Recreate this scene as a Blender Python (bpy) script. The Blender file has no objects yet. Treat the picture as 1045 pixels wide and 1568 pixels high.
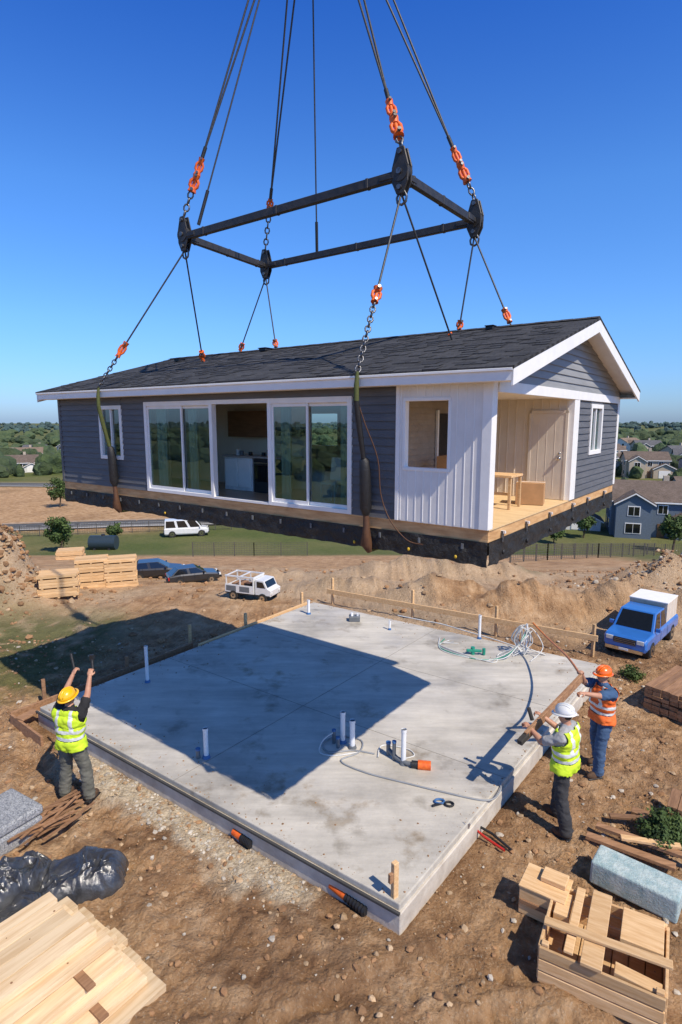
import bpy, math, random
import numpy as np
from mathutils import Vector, Matrix, noise as mnoise
random.seed(7); rng=np.random.default_rng(7)
scene=bpy.context.scene
COL=scene.collection
K=0.5
# ------------------------------------------------------------ materials
def nd(nt,t,**kw):
    n=nt.nodes.new(t)
    for k,v in kw.items():
        if k.startswith('_'): setattr(n,k[1:],v)
        else: n.inputs[k.replace('__',' ')].default_value=v
    return n
def c4(c): return (c[0],c[1],c[2],1)
def M(name,c1,c2=None,scale=5,rough=.8,bump=0,bscale=None,metal=0,stretch=(1,1,1),detail=6,island=0,spec=.5,lo=.35,hi=.65,coat=0,dist=.02):
    m=bpy.data.materials.new(name); m.use_nodes=True; nt=m.node_tree
    b=nt.nodes['Principled BSDF']
    b.inputs['Roughness'].default_value=rough; b.inputs['Metallic'].default_value=metal
    b.inputs['Specular IOR Level'].default_value=spec
    b.inputs['Coat Weight'].default_value=coat
    L=nt.links.new
    tc=nd(nt,'ShaderNodeTexCoord'); mp=nd(nt,'ShaderNodeMapping'); mp.inputs['Scale'].default_value=stretch
    L(tc.outputs['Object'],mp.inputs['Vector'])
    if c2 is None: c2=tuple(x*.8 for x in c1)
    n=nd(nt,'ShaderNodeTexNoise',Scale=scale,Detail=detail,Roughness=.6); L(mp.outputs[0],n.inputs['Vector'])
    r=nd(nt,'ShaderNodeValToRGB'); r.color_ramp.elements[0].position=lo; r.color_ramp.elements[1].position=hi
    r.color_ramp.elements[0].color=c4(c1); r.color_ramp.elements[1].color=c4(c2)
    L(n.outputs['Fac'],r.inputs['Fac']); out=r.outputs['Color']
    if island:
        g=nd(nt,'ShaderNodeNewGeometry'); mr=nd(nt,'ShaderNodeMapRange'); mr.inputs['To Min'].default_value=1-island; mr.inputs['To Max'].default_value=1+island*.6
        L(g.outputs['Random Per Island'],mr.inputs['Value'])
        vm=nd(nt,'ShaderNodeVectorMath',_operation='SCALE'); L(out,vm.inputs[0]); L(mr.outputs[0],vm.inputs['Scale']); out=vm.outputs[0]
    L(out,b.inputs['Base Color'])
    if bump:
        n2=nd(nt,'ShaderNodeTexNoise',Scale=bscale or scale*4,Detail=8,Roughness=.65); L(mp.outputs[0],n2.inputs['Vector'])
        bp=nd(nt,'ShaderNodeBump',Strength=bump,Distance=dist); L(n2.outputs['Fac'],bp.inputs['Height']); L(bp.outputs[0],b.inputs['Normal'])
    return m
def glassmat(name,tint,refl=.3):
    m=bpy.data.materials.new(name); m.use_nodes=True; nt=m.node_tree; nt.nodes.remove(nt.nodes['Principled BSDF'])
    o=nt.nodes['Material Output']; t=nd(nt,'ShaderNodeBsdfTransparent',Color=c4(tint)); g=nd(nt,'ShaderNodeBsdfGlossy',Roughness=.01,Color=(.9,.95,1,1))
    tc=nd(nt,'ShaderNodeTexCoord'); n=nd(nt,'ShaderNodeTexNoise',Scale=.8); nt.links.new(tc.outputs['Object'],n.inputs['Vector'])
    bp=nd(nt,'ShaderNodeBump',Strength=.02,Distance=.05); nt.links.new(n.outputs['Fac'],bp.inputs['Height']); nt.links.new(bp.outputs[0],g.inputs['Normal'])
    mx=nd(nt,'ShaderNodeMixShader',Fac=refl); nt.links.new(t.outputs[0],mx.inputs[1]); nt.links.new(g.outputs[0],mx.inputs[2]); nt.links.new(mx.outputs[0],o.inputs['Surface'])
    return m
WOOD=M('pine_wood',(.74,.50,.27),(.58,.35,.16),scale=3,rough=.75,bump=.3,bscale=14,stretch=(1,10,10),island=.22)
LUM=M('pale_lumber',(.76,.59,.38),(.62,.43,.24),scale=1.2,rough=.75,bump=.35,bscale=9,stretch=(1,14,14),island=.22,lo=.4,hi=.62)
KNOT=M('wood_knot',(.22,.10,.045),(.3,.15,.07),scale=30,rough=.8)
WOODD=M('weathered_wood',(.38,.21,.11),(.23,.12,.06),scale=3,rough=.8,bump=.3,bscale=14,stretch=(1,8,8),island=.25)
RIM=M('rim_lumber',(.72,.45,.21),(.50,.27,.11),scale=2,rough=.75,bump=.2,stretch=(1,1,6))
WHITE=M('white_trim_paint',(.86,.85,.83),(.80,.79,.77),scale=3,rough=.5,bump=.05)
PANEL=M('white_board_panel',(.80,.78,.75),(.72,.70,.67),scale=2,rough=.6,bump=.08)
CREAM=M('cream_panel',(.74,.65,.53),(.66,.57,.46),scale=2,rough=.7,bump=.08)
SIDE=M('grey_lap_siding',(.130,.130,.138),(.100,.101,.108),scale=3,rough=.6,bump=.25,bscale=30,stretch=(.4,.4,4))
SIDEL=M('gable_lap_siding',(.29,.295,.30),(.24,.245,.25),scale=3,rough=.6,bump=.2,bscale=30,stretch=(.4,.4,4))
TANS=M('porch_lap_siding',(.36,.30,.24),(.30,.25,.20),scale=3,rough=.7,bump=.2)
BLACK=M('black_membrane',(.010,.010,.010),(.024,.022,.020),scale=4,rough=.5,bump=.8,bscale=6,dist=.05)
STEEL=M('dark_painted_steel',(.028,.028,.03),(.055,.048,.042),scale=6,rough=.5,bump=.15,metal=.2)
ROPE=M('steel_wire_rope',(.045,.045,.048),(.08,.08,.08),scale=20,rough=.5,metal=.4)
CHAIN=M('steel_chain',(.22,.22,.23),(.1,.1,.1),scale=20,rough=.4,metal=.8)
ORANGE=M('orange_paint',(.85,.17,.02),(.62,.09,.012),scale=14,rough=.5,bump=.1)
SLING=M('olive_webbing',(.09,.11,.03),(.06,.07,.02),scale=20,rough=.85)
SLEEVE=M('black_sleeve',(.012,.012,.014),(.02,.02,.022),scale=8,rough=.55,bump=.3)
LEATH=M('brown_strap',(.12,.055,.025),(.08,.035,.02),scale=8,rough=.7)
GLASS=glassmat('window_glass',(.72,.80,.78),.13)
CARGL=M('car_glass',(.01,.012,.014),rough=.06,spec=.8)
RUB=M('tyre_rubber',(.02,.02,.02),(.03,.028,.025),rough=.85)
CHROME=M('chrome',(.6,.6,.6),rough=.2,metal=1)
PVC=M('white_pvc',(.80,.81,.82),(.72,.73,.75),scale=6,rough=.35)
BLUEP=M('blue_pvc',(.05,.16,.36),(.04,.12,.3),scale=6,rough=.5)
GREYP=M('grey_plastic',(.16,.17,.18),(.12,.13,.14),rough=.5)
GREEN=M('green_fitting',(.02,.30,.20),rough=.45)
APPL=M('white_appliance',(.82,.81,.79),rough=.35)
DARKW=M('walnut_cabinet',(.20,.11,.055),(.14,.075,.035),scale=3,stretch=(1,1,6),rough=.5)
CARD=M('cardboard',(.50,.28,.13),(.42,.24,.11),rough=.85)
BOXW=M('cargo_box_panel',(.66,.58,.48),(.58,.50,.41),rough=.7)
INTW=M('interior_wall',(.82,.72,.59),(.76,.66,.54),scale=1,rough=.9)
CURT=M('curtain_cloth',(.50,.58,.50),(.40,.48,.42),scale=2,rough=.9)
FLOORW=M('interior_floor',(.44,.32,.20),(.34,.23,.14),scale=2,stretch=(1,8,1),rough=.4)
SUBFL=M('subfloor_plywood',(.76,.55,.30),(.64,.44,.22),scale=2,stretch=(1,4,1),rough=.75,bump=.1)
SKIN=M('skin',(.52,.28,.18),(.45,.22,.14),scale=10,rough=.55)
HAIR=M('hair',(.03,.018,.01),rough=.7)
LIP=M('lip',(.35,.12,.09),rough=.5)
EYE=M('eye',(.03,.02,.02),rough=.2)
BOOT=M('work_boot',(.12,.065,.035),(.06,.035,.02),scale=20,rough=.85,bump=.3)
GLOVE=M('dark_glove',(.03,.028,.025),(.05,.045,.04),rough=.85)
REFL=M('reflective_tape',(.72,.74,.72),(.6,.62,.6),rough=.35)
HIVIS=M('hivis_yellow',(.62,.82,.03),(.50,.70,.02),scale=8,rough=.7)
HIVISO=M('hivis_orange',(.90,.18,.03),(.76,.13,.02),scale=8,rough=.7)

def shingles(name,a,b,sc=1.0):
    m=M(name,a,b,scale=14,rough=.9,bump=.0); nt=m.node_tree; L=nt.links.new; bs=nt.nodes['Principled BSDF']
    tc=nd(nt,'ShaderNodeTexCoord'); br=nd(nt,'ShaderNodeTexBrick',Scale=1.0*sc)
    br.inputs['Brick Width'].default_value=.33; br.inputs['Row Height'].default_value=.14; br.inputs['Mortar Size'].default_value=.008
    br.inputs['Color1'].default_value=c4(a); br.inputs['Color2'].default_value=c4(b); br.inputs['Mortar'].default_value=c4([x*.35 for x in a]); br.inputs['Bias'].default_value=0
    L(tc.outputs['Object'],br.inputs['Vector'])
    n=nd(nt,'ShaderNodeTexNoise',Scale=60,Detail=5); L(tc.outputs['Object'],n.inputs['Vector'])
    mr=nd(nt,'ShaderNodeMapRange'); mr.inputs['To Min'].default_value=.4; mr.inputs['To Max'].default_value=1.7; L(n.outputs['Fac'],mr.inputs['Value'])
    n3=nd(nt,'ShaderNodeTexNoise',Scale=.9,Detail=4); L(tc.outputs['Object'],n3.inputs['Vector'])
    mr3=nd(nt,'ShaderNodeMapRange'); mr3.inputs['To Min'].default_value=.6; mr3.inputs['To Max'].default_value=1.4; L(n3.outputs['Fac'],mr3.inputs['Value'])
    mu=nd(nt,'ShaderNodeMath',_operation='MULTIPLY'); L(mr.outputs[0],mu.inputs[0]); L(mr3.outputs[0],mu.inputs[1])
    vm=nd(nt,'ShaderNodeVectorMath',_operation='SCALE'); L(br.outputs['Color'],vm.inputs[0]); L(mu.outputs[0],vm.inputs['Scale']); L(vm.outputs[0],bs.inputs['Base Color'])
    ad=nd(nt,'ShaderNodeMath',_operation='MULTIPLY_ADD'); ad.inputs[1].default_value=.5; L(n.outputs['Fac'],ad.inputs[0]); L(br.outputs['Fac'],ad.inputs[2])
    bp=nd(nt,'ShaderNodeBump',Strength=.6,Distance=.012); bp.invert=True; L(ad.outputs[0],bp.inputs['Height']); L(bp.outputs[0],bs.inputs['Normal'])
    return m
SHING=shingles('asphalt_shingles',(.024,.024,.026),(.054,.054,.057))

# ------------------------------------------------------------ mesh builder
class MB:
    def __init__(s): s.v=[];s.f=[];s.m=[];s.sm=[];s.mats=[]
    def mi(s,mat):
        if mat not in s.mats: s.mats.append(mat)
        return s.mats.index(mat)
    def add(s,vs,fs,mat,smooth=False):
        o=len(s.v); s.v+= [tuple(v) for v in vs]; i=s.mi(mat)
        for f in fs: s.f.append(tuple(o+k for k in f)); s.m.append(i); s.sm.append(smooth)
    def box(s,c,d,mat,R=None):
        hx,hy,hz=d[0]/2,d[1]/2,d[2]/2
        vs=[Vector((x,y,z)) for x in(-hx,hx) for y in(-hy,hy) for z in(-hz,hz)]
        if R is not None: vs=[R@v for v in vs]
        vs=[v+Vector(c) for v in vs]
        s.add(vs,[(0,1,3,2),(4,6,7,5),(0,4,5,1),(2,3,7,6),(0,2,6,4),(1,5,7,3)],mat)
    def b2(s,a,b,mat):
        a=Vector(a);b=Vector(b); s.box((a+b)/2,(abs(b.x-a.x),abs(b.y-a.y),abs(b.z-a.z)),mat)
    def beam(s,p,q,w,h,mat,up=(0,0,1),ext=0):
        p=Vector(p);q=Vector(q); d=(q-p); L=d.length+2*ext; x=d.normalized(); y=Vector(up).cross(x).normalized(); z=x.cross(y)
        R=Matrix((x,y,z)).transposed(); s.box((p+q)/2,(L,w,h),mat,R)
    def cyl(s,p,q,r0,mat,r1=None,n=12,cap=True,smooth=True):
        p=Vector(p);q=Vector(q); r1=r0 if r1 is None else r1
        z=(q-p).normalized(); x=z.orthogonal().normalized(); y=z.cross(x)
        vs=[]
        for k in range(n):
            a=2*math.pi*k/n; u=x*math.cos(a)+y*math.sin(a); vs+= [p+u*r0,q+u*r1]
        fs=[(2*k,2*((k+1)%n),2*((k+1)%n)+1,2*k+1) for k in range(n)]
        s.add(vs,fs,mat,smooth)
        if cap:
            s.add([vs[2*k] for k in range(n)],[tuple(range(n))[::-1]],mat); s.add([vs[2*k+1] for k in range(n)],[tuple(range(n))],mat)
    def tube(s,pts,r,mat,n=6,closed=False):
        P=[Vector(p) for p in pts]; N=len(P); vs=[]; prev=None
        for i in range(N):
            t=(P[(i+1)%N]-P[i-1]) if closed else (P[min(i+1,N-1)]-P[max(i-1,0)])
            t.normalize(); x=(prev-t*prev.dot(t)).normalized() if prev is not None and (prev-t*prev.dot(t)).length>1e-5 else t.orthogonal().normalized(); prev=x; y=t.cross(x)
            rr=r[i] if hasattr(r,'__len__') else r
            for k in range(n):
                a=2*math.pi*k/n; vs.append(P[i]+(x*math.cos(a)+y*math.sin(a))*rr)
        fs=[]
        for i in range(N if closed else N-1):
            j=(i+1)%N
            for k in range(n): fs.append((i*n+k,i*n+(k+1)%n,j*n+(k+1)%n,j*n+k))
        s.add(vs,fs,mat,True)
    def ball(s,c,r,mat,R=None,nu=16,nv=10,half=False):
        if not hasattr(r,'__len__'): r=(r,r,r)
        vs=[];fs=[]
        for j in range(nv+1):
            t=(math.pi*(.5 if half else 1))*j/nv
            for i in range(nu):
                a=2*math.pi*i/nu; v=Vector((r[0]*math.sin(t)*math.cos(a),r[1]*math.sin(t)*math.sin(a),r[2]*math.cos(t)))
                if R is not None: v=R@v
                vs.append(v+Vector(c))
        for j in range(nv):
            for i in range(nu):
                a,b,cc,d=j*nu+i,(j+1)*nu+i,(j+1)*nu+(i+1)%nu,j*nu+(i+1)%nu
                fs.append((a,b,cc,d))
        s.add(vs,fs,mat,True)
    def ext(s,poly,off,mat,smooth=False):
        n=len(poly); P=[Vector(p) for p in poly]; Q=[p+Vector(off) for p in P]
        fs=[tuple(range(n))[::-1],tuple(range(n,2*n))]+[(k,(k+1)%n,n+(k+1)%n,n+k) for k in range(n)]
        s.add(P+Q,fs,mat,smooth)
    def obj(s,name,parent=None,bevel=0,loc=None,rot=None,scale=None,seg=1):
        me=bpy.data.meshes.new(name); me.from_pydata(s.v,[],s.f); 
        for m in s.mats: me.materials.append(m)
        me.polygons.foreach_set('material_index',s.m); me.polygons.foreach_set('use_smooth',s.sm); me.update()
        o=bpy.data.objects.new(name,me); COL.objects.link(o)
        if parent: o.parent=parent
        if bevel:
            b=o.modifiers.new('bevel','BEVEL'); b.width=bevel; b.segments=seg; b.limit_method='ANGLE'
        if loc is not None: o.location=loc
        if rot is not None: o.rotation_euler=rot
        if scale is not None: o.scale=(scale,)*3
        return o
def empty(name,loc=(0,0,0),rz=0,scale=1):
    e=bpy.data.objects.new(name,None); COL.objects.link(e); e.location=loc; e.rotation_euler=(0,0,rz); e.scale=(scale,)*3; e.empty_display_size=.2; return e

# ------------------------------------------------------------ terrain
def vn(x,y,seed):
    xi=np.floor(x).astype(np.int64); yi=np.floor(y).astype(np.int64); fx=x-xi; fy=y-yi
    fx=fx*fx*(3-2*fx); fy=fy*fy*(3-2*fy)
    def h(a,b):
        n=(a*374761393+b*668265263+seed*974711)&0xffffffff
        n=((n^(n>>13))*1274126177)&0xffffffff
        return ((n^(n>>16))&0xffff)/65535.0
    return (h(xi,yi)*(1-fx)+h(xi+1,yi)*fx)*(1-fy)+(h(xi,yi+1)*(1-fx)+h(xi+1,yi+1)*fx)*fy
def fbm(x,y,s,seed,o=4):
    r=0;a=1;t=0
    for k in range(o):
        xr=x*.8+y*.6; yr=y*.8-x*.6
        if k%2: xr,yr=x,y
        r=r+a*(vn(xr*s+k*17.3,yr*s+k*9.1,seed+k)-.5); t+=a; a*=.5; s*=2.03
    return r/t
SL=[(.669,5.918),(5.88,12.55),(-.83,17.16),(-5.79,10.57)]
def slabdist(x,y):
    d=np.full(np.shape(x),-1e9)
    for i in range(4):
        x0,y0=SL[i];x1,y1=SL[(i+1)%4]; L=math.hypot(x1-x0,y1-y0); nx,ny=(y1-y0)/L,-(x1-x0)/L
        d=np.maximum(d,(x-x0)*nx+(y-y0)*ny)
    return d
MOUNDS=[(3.2,18.9,.75,1.5,.6),(5.6,17.6,.8,1.5,.6),(8.4,17.2,.8,1.7,.7),(11,16.8,.8,1.8,.9),(.6,20.2,.6,1.6,.6),(12.5,21,1.1,2.5,1.3),(16,20,1.1,3,1.5),(-10.9,18.6,1.6,1.2,1.2),(-12.8,18.9,2.0,1.7,1.5),
 (6,24,.7,3,1),(-9.5,13.5,.35,1.6,1),(9,9.3,.3,1.3,1.1),(5.4,5.0,.18,.8,.8),(11,12,.5,1.5,1.5),(2.5,24.5,.8,2.5,.9),(-3,24,.5,2,.9),(9.9,13.6,.3,1.0,.5)]
RUTS=[(4.9,6.4,10.5,15.2,.17,.10),(5.7,5.9,11.3,14.6,.17,.10),(-7.2,12.0,-3.0,6.0,.16,.05),(-6.2,22,10,17.9,.25,.12),(-5.8,23.2,11,19.2,.25,.12),(-2.6,3.2,2.2,5.0,.14,.06),(-2.9,4.1,1.6,5.6,.14,.05)]
def H(x,y):
    x=np.asarray(x,float); y=np.asarray(y,float)
    d=y-17
    z=np.where(d<=0,0,np.where(d<6,-.21*d*d/12,-.21*(d-3)))
    z=np.maximum(z,-12)
    r=np.sqrt(x*x+y*y)
    z=np.where(y<-8,np.maximum(-12,-.15*(-8-y)),z)
    z=np.where(np.abs(x)>30,np.minimum(z,np.maximum(-12,-.25*(np.abs(x)-30))),z)
    for mx,my,h,sx,sy in MOUNDS:
        z=z+h*np.exp(-((x-mx)/sx)**2-((y-my)/sy)**2)*(1+1.1*fbm(x,y,1.7,91,3))
    sd=slabdist(x,y)
    near=1/(1+(r/60)**2)
    amp=np.clip(sd/.6,.12,1)
    z=z+near*amp*(.18*fbm(x,y,.5,1,3)+.15*fbm(x,y,2.2,5,4)+.09*(.25-np.abs(fbm(x,y,4.5,12,3))))
    for (x0,y0,x1,y1,w_,dp) in RUTS:
        L2=(x1-x0)**2+(y1-y0)**2; t=np.clip(((x-x0)*(x1-x0)+(y-y0)*(y1-y0))/L2,0,1); wob=.12*np.sin(t*9+x0)
        d_=np.abs((x-x0)*(y1-y0)-(y-y0)*(x1-x0))/math.sqrt(L2)+0*t; e_=np.clip(np.minimum(t,1-t)/.08,0,1)
        q=d_+wob
        z=z-dp*e_*amp*np.exp(-(q/w_)**4)+dp*.6*e_*amp*np.exp(-((q-w_*1.6)/(w_*.5))**2)
    z=z+np.where(r>400,(fbm(x,y,.0016,33,3))*8*np.clip((r-400)/900,0,1),0)
    z=np.where(sd<0.05,np.minimum(z,-.02),z)
    return z
def h1(x,y): return float(H(np.array([x]),np.array([y]))[0])
def axis(a,b,st,r,nneg,npos):
    mid=list(np.arange(a,b,st)); o=[];s_=st;v=mid[-1]
    for k in range(npos): s_*=r; v+=s_; o.append(v)
    n=[];s_=st;v=mid[0]
    for k in range(nneg): s_*=r; v-=s_; n.append(v)
    return np.array(n[::-1]+mid+o)
X=axis(-8,8,.036,1.08,112,112); Yv=axis(3.4,13.5,.036,1.07,105,128); nx,ny=len(X),len(Yv)
gx,gy=np.meshgrid(X,Yv); gz=H(gx,gy)
x=gx.ravel(); y=gy.ravel(); r=np.hypot(x,y); sd=slabdist(x,y)
fine=np.clip(sd/.3,.0,1)*np.clip((22-r)/8,0,1)
cl=fbm(x,y,9,140,3); zf=gz.ravel()+fine*(.065*np.maximum(cl-.02,0)*2+.026*fbm(x,y,20,150,2))
for k in range(170):
    if k<70: px_,py_=rng.uniform(2.2,6.5),rng.uniform(5,10.5)
    elif k<120: px_,py_=rng.uniform(-5.5,-2.5),rng.uniform(6.5,9.6)
    else: px_,py_=rng.uniform(-2.5,3),rng.uniform(3.8,6)
    if slabdist(np.array([px_]),np.array([py_]))[0]<.15: continue
    a=rng.uniform(0,6.28); m_=(np.abs(x-px_)<.35)&(np.abs(y-py_)<.35); dx=x[m_]-px_;dy=y[m_]-py_; u_=dx*math.cos(a)+dy*math.sin(a); v_=-dx*math.sin(a)+dy*math.cos(a)
    q=(u_/.15)**2+(v_/.06)**2; zf[m_]+=-.03*np.exp(-q**2)+.014*np.exp(-(q-1.9)**2*2)
gz=zf.reshape(gz.shape)
co=np.stack([gx,gy,gz],-1).reshape(-1,3)
idx=np.arange(nx*ny).reshape(ny,nx)
fa=np.stack([idx[:-1,:-1],idx[:-1,1:],idx[1:,1:],idx[1:,:-1]],-1).reshape(-1,4)
me=bpy.data.meshes.new('ground'); me.vertices.add(len(co)); me.vertices.foreach_set('co',co.ravel())
me.loops.add(fa.size); me.loops.foreach_set('vertex_index',fa.ravel().astype(np.int32)); me.polygons.add(len(fa))
me.polygons.foreach_set('loop_start',np.arange(0,fa.size,4,dtype=np.int32)); me.polygons.foreach_set('use_smooth',np.ones(len(fa),bool)); me.update(calc_edges=True)
n1=fbm(x,y,.35,50,4); n2=fbm(x,y,.04,60,4); n3=fbm(x,y,2.5,70,4)
sm=lambda a,b,v: np.clip((v-a)/(b-a),0,1)
grass=sm(62,72,y+n2*14)
grass=np.maximum(grass,sm(10,14,x-y*.28+n1*6)*sm(34,42,y+n1*8))
grass=np.maximum(grass,sm(55,60,np.abs(x)))
grass=np.maximum(grass,sm(-14,-20,y))
field=sm(-24,-30,x+n2*14)*sm(90,95,y)*sm(168,158,y+n2*10)*sm(-.16,-.02,n2+.1)
grass=grass*(1-field*.92)
grass=grass*(1-.75*sm(.05,.14,n2)*sm(100,60,r))
patch=sm(-5.2,-6.6,x+n3*1.5)*sm(11.2,12.4,y+n3*1.5)*sm(18.0,16.2,y+n3*1.5)
grass=np.maximum(grass,patch*.85*sm(-.2,.05,n3+.1))
grass=np.maximum(grass,sm(.24,.32,n1)*.4*sm(8,12,r)*sm(3,4,np.abs(x-1)))
ax,ay,bx,by=-4.3,9.25,-.7,6.5
tt=np.clip(((x-ax)*(bx-ax)+(y-ay)*(by-ay))/((bx-ax)**2+(by-ay)**2),0,1); dl=np.hypot(x-ax-tt*(bx-ax),y-ay-tt*(by-ay))
grav=sm(.46,.2,dl+n3*.9)*sm(-.25,.05,n3+.15)
grav=np.maximum(grav,sm(14,16,y+n1*3)*sm(40,30,y)*.4*sm(-.15,.1,n1))
grav=np.maximum(grav,sm(-9.3,-10,x)*sm(16.5,17.2,y)*sm(24,21,y)*.3)
grav=np.maximum(grav,sm(9.5,11,x)*sm(18,19.5,y)*sm(30,26,y)*.4)
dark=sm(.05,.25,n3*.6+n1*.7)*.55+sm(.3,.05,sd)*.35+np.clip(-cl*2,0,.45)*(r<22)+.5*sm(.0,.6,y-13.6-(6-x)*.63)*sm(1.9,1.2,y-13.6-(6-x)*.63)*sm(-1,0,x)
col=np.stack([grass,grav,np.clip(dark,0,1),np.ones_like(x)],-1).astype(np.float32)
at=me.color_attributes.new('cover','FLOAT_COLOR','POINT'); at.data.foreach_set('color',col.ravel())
gm=bpy.data.materials.new('dirt_ground'); gm.use_nodes=True; nt=gm.node_tree; L=nt.links.new; bs=nt.nodes['Principled BSDF']; bs.inputs['Roughness'].default_value=.95; bs.inputs['Specular IOR Level'].default_value=.2
tc=nd(nt,'ShaderNodeTexCoord')
def NZ(sc,det=6,ro=.6):
    n=nd(nt,'ShaderNodeTexNoise',Scale=sc,Detail=det,Roughness=ro); L(tc.outputs['Object'],n.inputs['Vector']); return n.outputs['Fac']
def RAMP(src,*els):
    r=nd(nt,'ShaderNodeValToRGB'); e=r.color_ramp.elements; e[0].position=els[0][0]; e[0].color=c4(els[0][1]); e[1].position=els[1][0]; e[1].color=c4(els[1][1])
    for p,c in els[2:]:
        q=e.new(p); q.color=c4(c)
    L(src,r.inputs['Fac']); return r.outputs['Color']
def MIX(f,a,b):
    m=nd(nt,'ShaderNodeMix',_data_type='RGBA'); L(f,m.inputs['Factor']); L(a,m.inputs[6]); L(b,m.inputs[7]); return m.outputs[2]
dirt=RAMP(NZ(1.1,12,.75),(.32,(.22,.115,.052)),(.70,(.68,.48,.30)),(.5,(.46,.275,.142)))
spk=RAMP(NZ(38,4,.6),(.56,(0,0,0)),(.66,(1,1,1)))
spc=nd(nt,'ShaderNodeRGB'); spc.outputs[0].default_value=(.64,.52,.38,1)
sf=nd(nt,'ShaderNodeMath',_operation='MULTIPLY'); L(spk,sf.inputs[0]); sf.inputs[1].default_value=.5
dirt=MIX(sf.outputs[0],dirt,spc.outputs[0])
gravc=RAMP(NZ(14,8,.7),(.3,(.42,.32,.21)),(.7,(.80,.69,.52)))
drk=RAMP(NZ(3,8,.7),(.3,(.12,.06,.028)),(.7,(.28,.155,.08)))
grs=RAMP(NZ(2.2,10,.75),(.3,(.03,.048,.012)),(.7,(.15,.17,.05)))
grs2=RAMP(NZ(.05,6,.6),(.4,(.09,.12,.035)),(.6,(.21,.19,.085)))
hf=nd(nt,'ShaderNodeMath',_operation='ADD'); hf.inputs[0].default_value=.55; hf.inputs[1].default_value=0
grs=MIX(hf.outputs[0],grs,grs2)
ca=nd(nt,'ShaderNodeVertexColor',_layer_name='cover'); sp=nd(nt,'ShaderNodeSeparateColor'); L(ca.outputs['Color'],sp.inputs['Color'])
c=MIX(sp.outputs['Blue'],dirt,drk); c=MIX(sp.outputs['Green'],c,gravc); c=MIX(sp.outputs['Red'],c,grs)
L(c,bs.inputs['Base Color'])
a1=nd(nt,'ShaderNodeMath',_operation='MULTIPLY_ADD'); L(NZ(9,12,.75),a1.inputs[0]); a1.inputs[1].default_value=1.0
vo=nd(nt,'ShaderNodeTexVoronoi',Scale=22.0); L(tc.outputs['Object'],vo.inputs['Vector'])
vm=nd(nt,'ShaderNodeMath',_operation='MULTIPLY'); L(vo.outputs['Distance'],vm.inputs[0]); vm.inputs[1].default_value=-.25; L(vm.outputs[0],a1.inputs[2])
bp=nd(nt,'ShaderNodeBump',Strength=1.0,Distance=.09); L(a1.outputs[0],bp.inputs['Height']); L(bp.outputs[0],bs.inputs['Normal'])
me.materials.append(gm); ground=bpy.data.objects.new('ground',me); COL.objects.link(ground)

# ------------------------------------------------------------ scatter stones
t=(1+5**.5)/2
iv=np.array([(-1,t,0),(1,t,0),(-1,-t,0),(1,-t,0),(0,-1,t),(0,1,t),(0,-1,-t),(0,1,-t),(t,0,-1),(t,0,1),(-t,0,-1),(-t,0,1)],float); iv/=np.linalg.norm(iv[0])
ifc=np.array([(0,11,5),(0,5,1),(0,1,7),(0,7,10),(0,10,11),(1,5,9),(5,11,4),(11,10,2),(10,7,6),(7,1,8),(3,9,4),(3,4,2),(3,2,6),(3,6,8),(3,8,9),(4,9,5),(2,4,11),(6,2,10),(8,6,7),(9,8,1)])
def blobs(name,pos,size,mats,mi=None,bv=iv,bf=ifc,jit=.25,flat=(1,1,.65),smooth=False):
    n=len(pos); nb=len(bv)
    V=bv[None]*(1+jit*(rng.random((n,nb,1))*2-1))
    sc=np.asarray(size).reshape(n,-1)
    if sc.shape[1]==1: sc=sc*np.array(flat)*(.75+.5*rng.random((n,3)))
    V=V*sc[:,None,:]
    a=rng.random(n)*6.28; ca_,sa=np.cos(a)[:,None],np.sin(a)[:,None]
    V=np.stack([V[...,0]*ca_-V[...,1]*sa,V[...,0]*sa+V[...,1]*ca_,V[...,2]],-1)+np.asarray(pos)[:,None,:]
    F=(bf[None]+(np.arange(n)*nb)[:,None,None]).reshape(-1,3)
    m=bpy.data.meshes.new(name); m.vertices.add(n*nb); m.vertices.foreach_set('co',V.reshape(-1)); m.loops.add(F.size); m.loops.foreach_set('vertex_index',F.ravel().astype(np.int32)); m.polygons.add(len(F)); m.polygons.foreach_set('loop_start',np.arange(0,F.size,3,dtype=np.int32))
    if mi is not None: m.polygons.foreach_set('material_index',np.repeat(mi,len(bf)).astype(np.int32))
    m.polygons.foreach_set('use_smooth',np.full(len(F),smooth)); m.update(calc_edges=True)
    for q in mats: m.materials.append(q)
    o=bpy.data.objects.new(name,m); COL.objects.link(o); return o
ST1=M('pebble_tan',(.52,.38,.24),(.34,.22,.12),scale=4,rough=.9,island=.3); ST2=M('pebble_grey',(.54,.49,.41),(.40,.35,.29),scale=4,rough=.9,island=.3); CLOD=M('soil_clod',(.38,.22,.11),(.26,.14,.07),scale=4,rough=1,island=.3,bump=.5)
def scat(n,fx,fy,smin,smax,pw=5): 
    X_=fx(n);Y_=fy(n); ok=slabdist(X_,Y_)>.06; X_=X_[ok];Y_=Y_[ok]; s_=smin+(smax-smin)*rng.random(len(X_))**pw
    return np.stack([X_,Y_,H(X_,Y_)+s_*.3+.004],-1),s_
P1,S1=scat(18000,lambda n:rng.uniform(-9,9,n),lambda n:rng.uniform(3.5,15,n),.006,.05,6)
P2,S2=scat(3000,lambda n:rng.uniform(-22,22,n),lambda n:rng.uniform(14,32,n),.02,.12)
u=rng.random(1800); P3x=-4.3+u*3.8+rng.normal(0,.2,1800); P3y=9.25-u*2.9+rng.normal(0,.2,1800); S3=.006+.035*rng.random(1800)**5
ok=slabdist(P3x,P3y)>.05; P3=np.stack([P3x,P3y,H(P3x,P3y)],-1)[ok]; S3=S3[ok]
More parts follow.
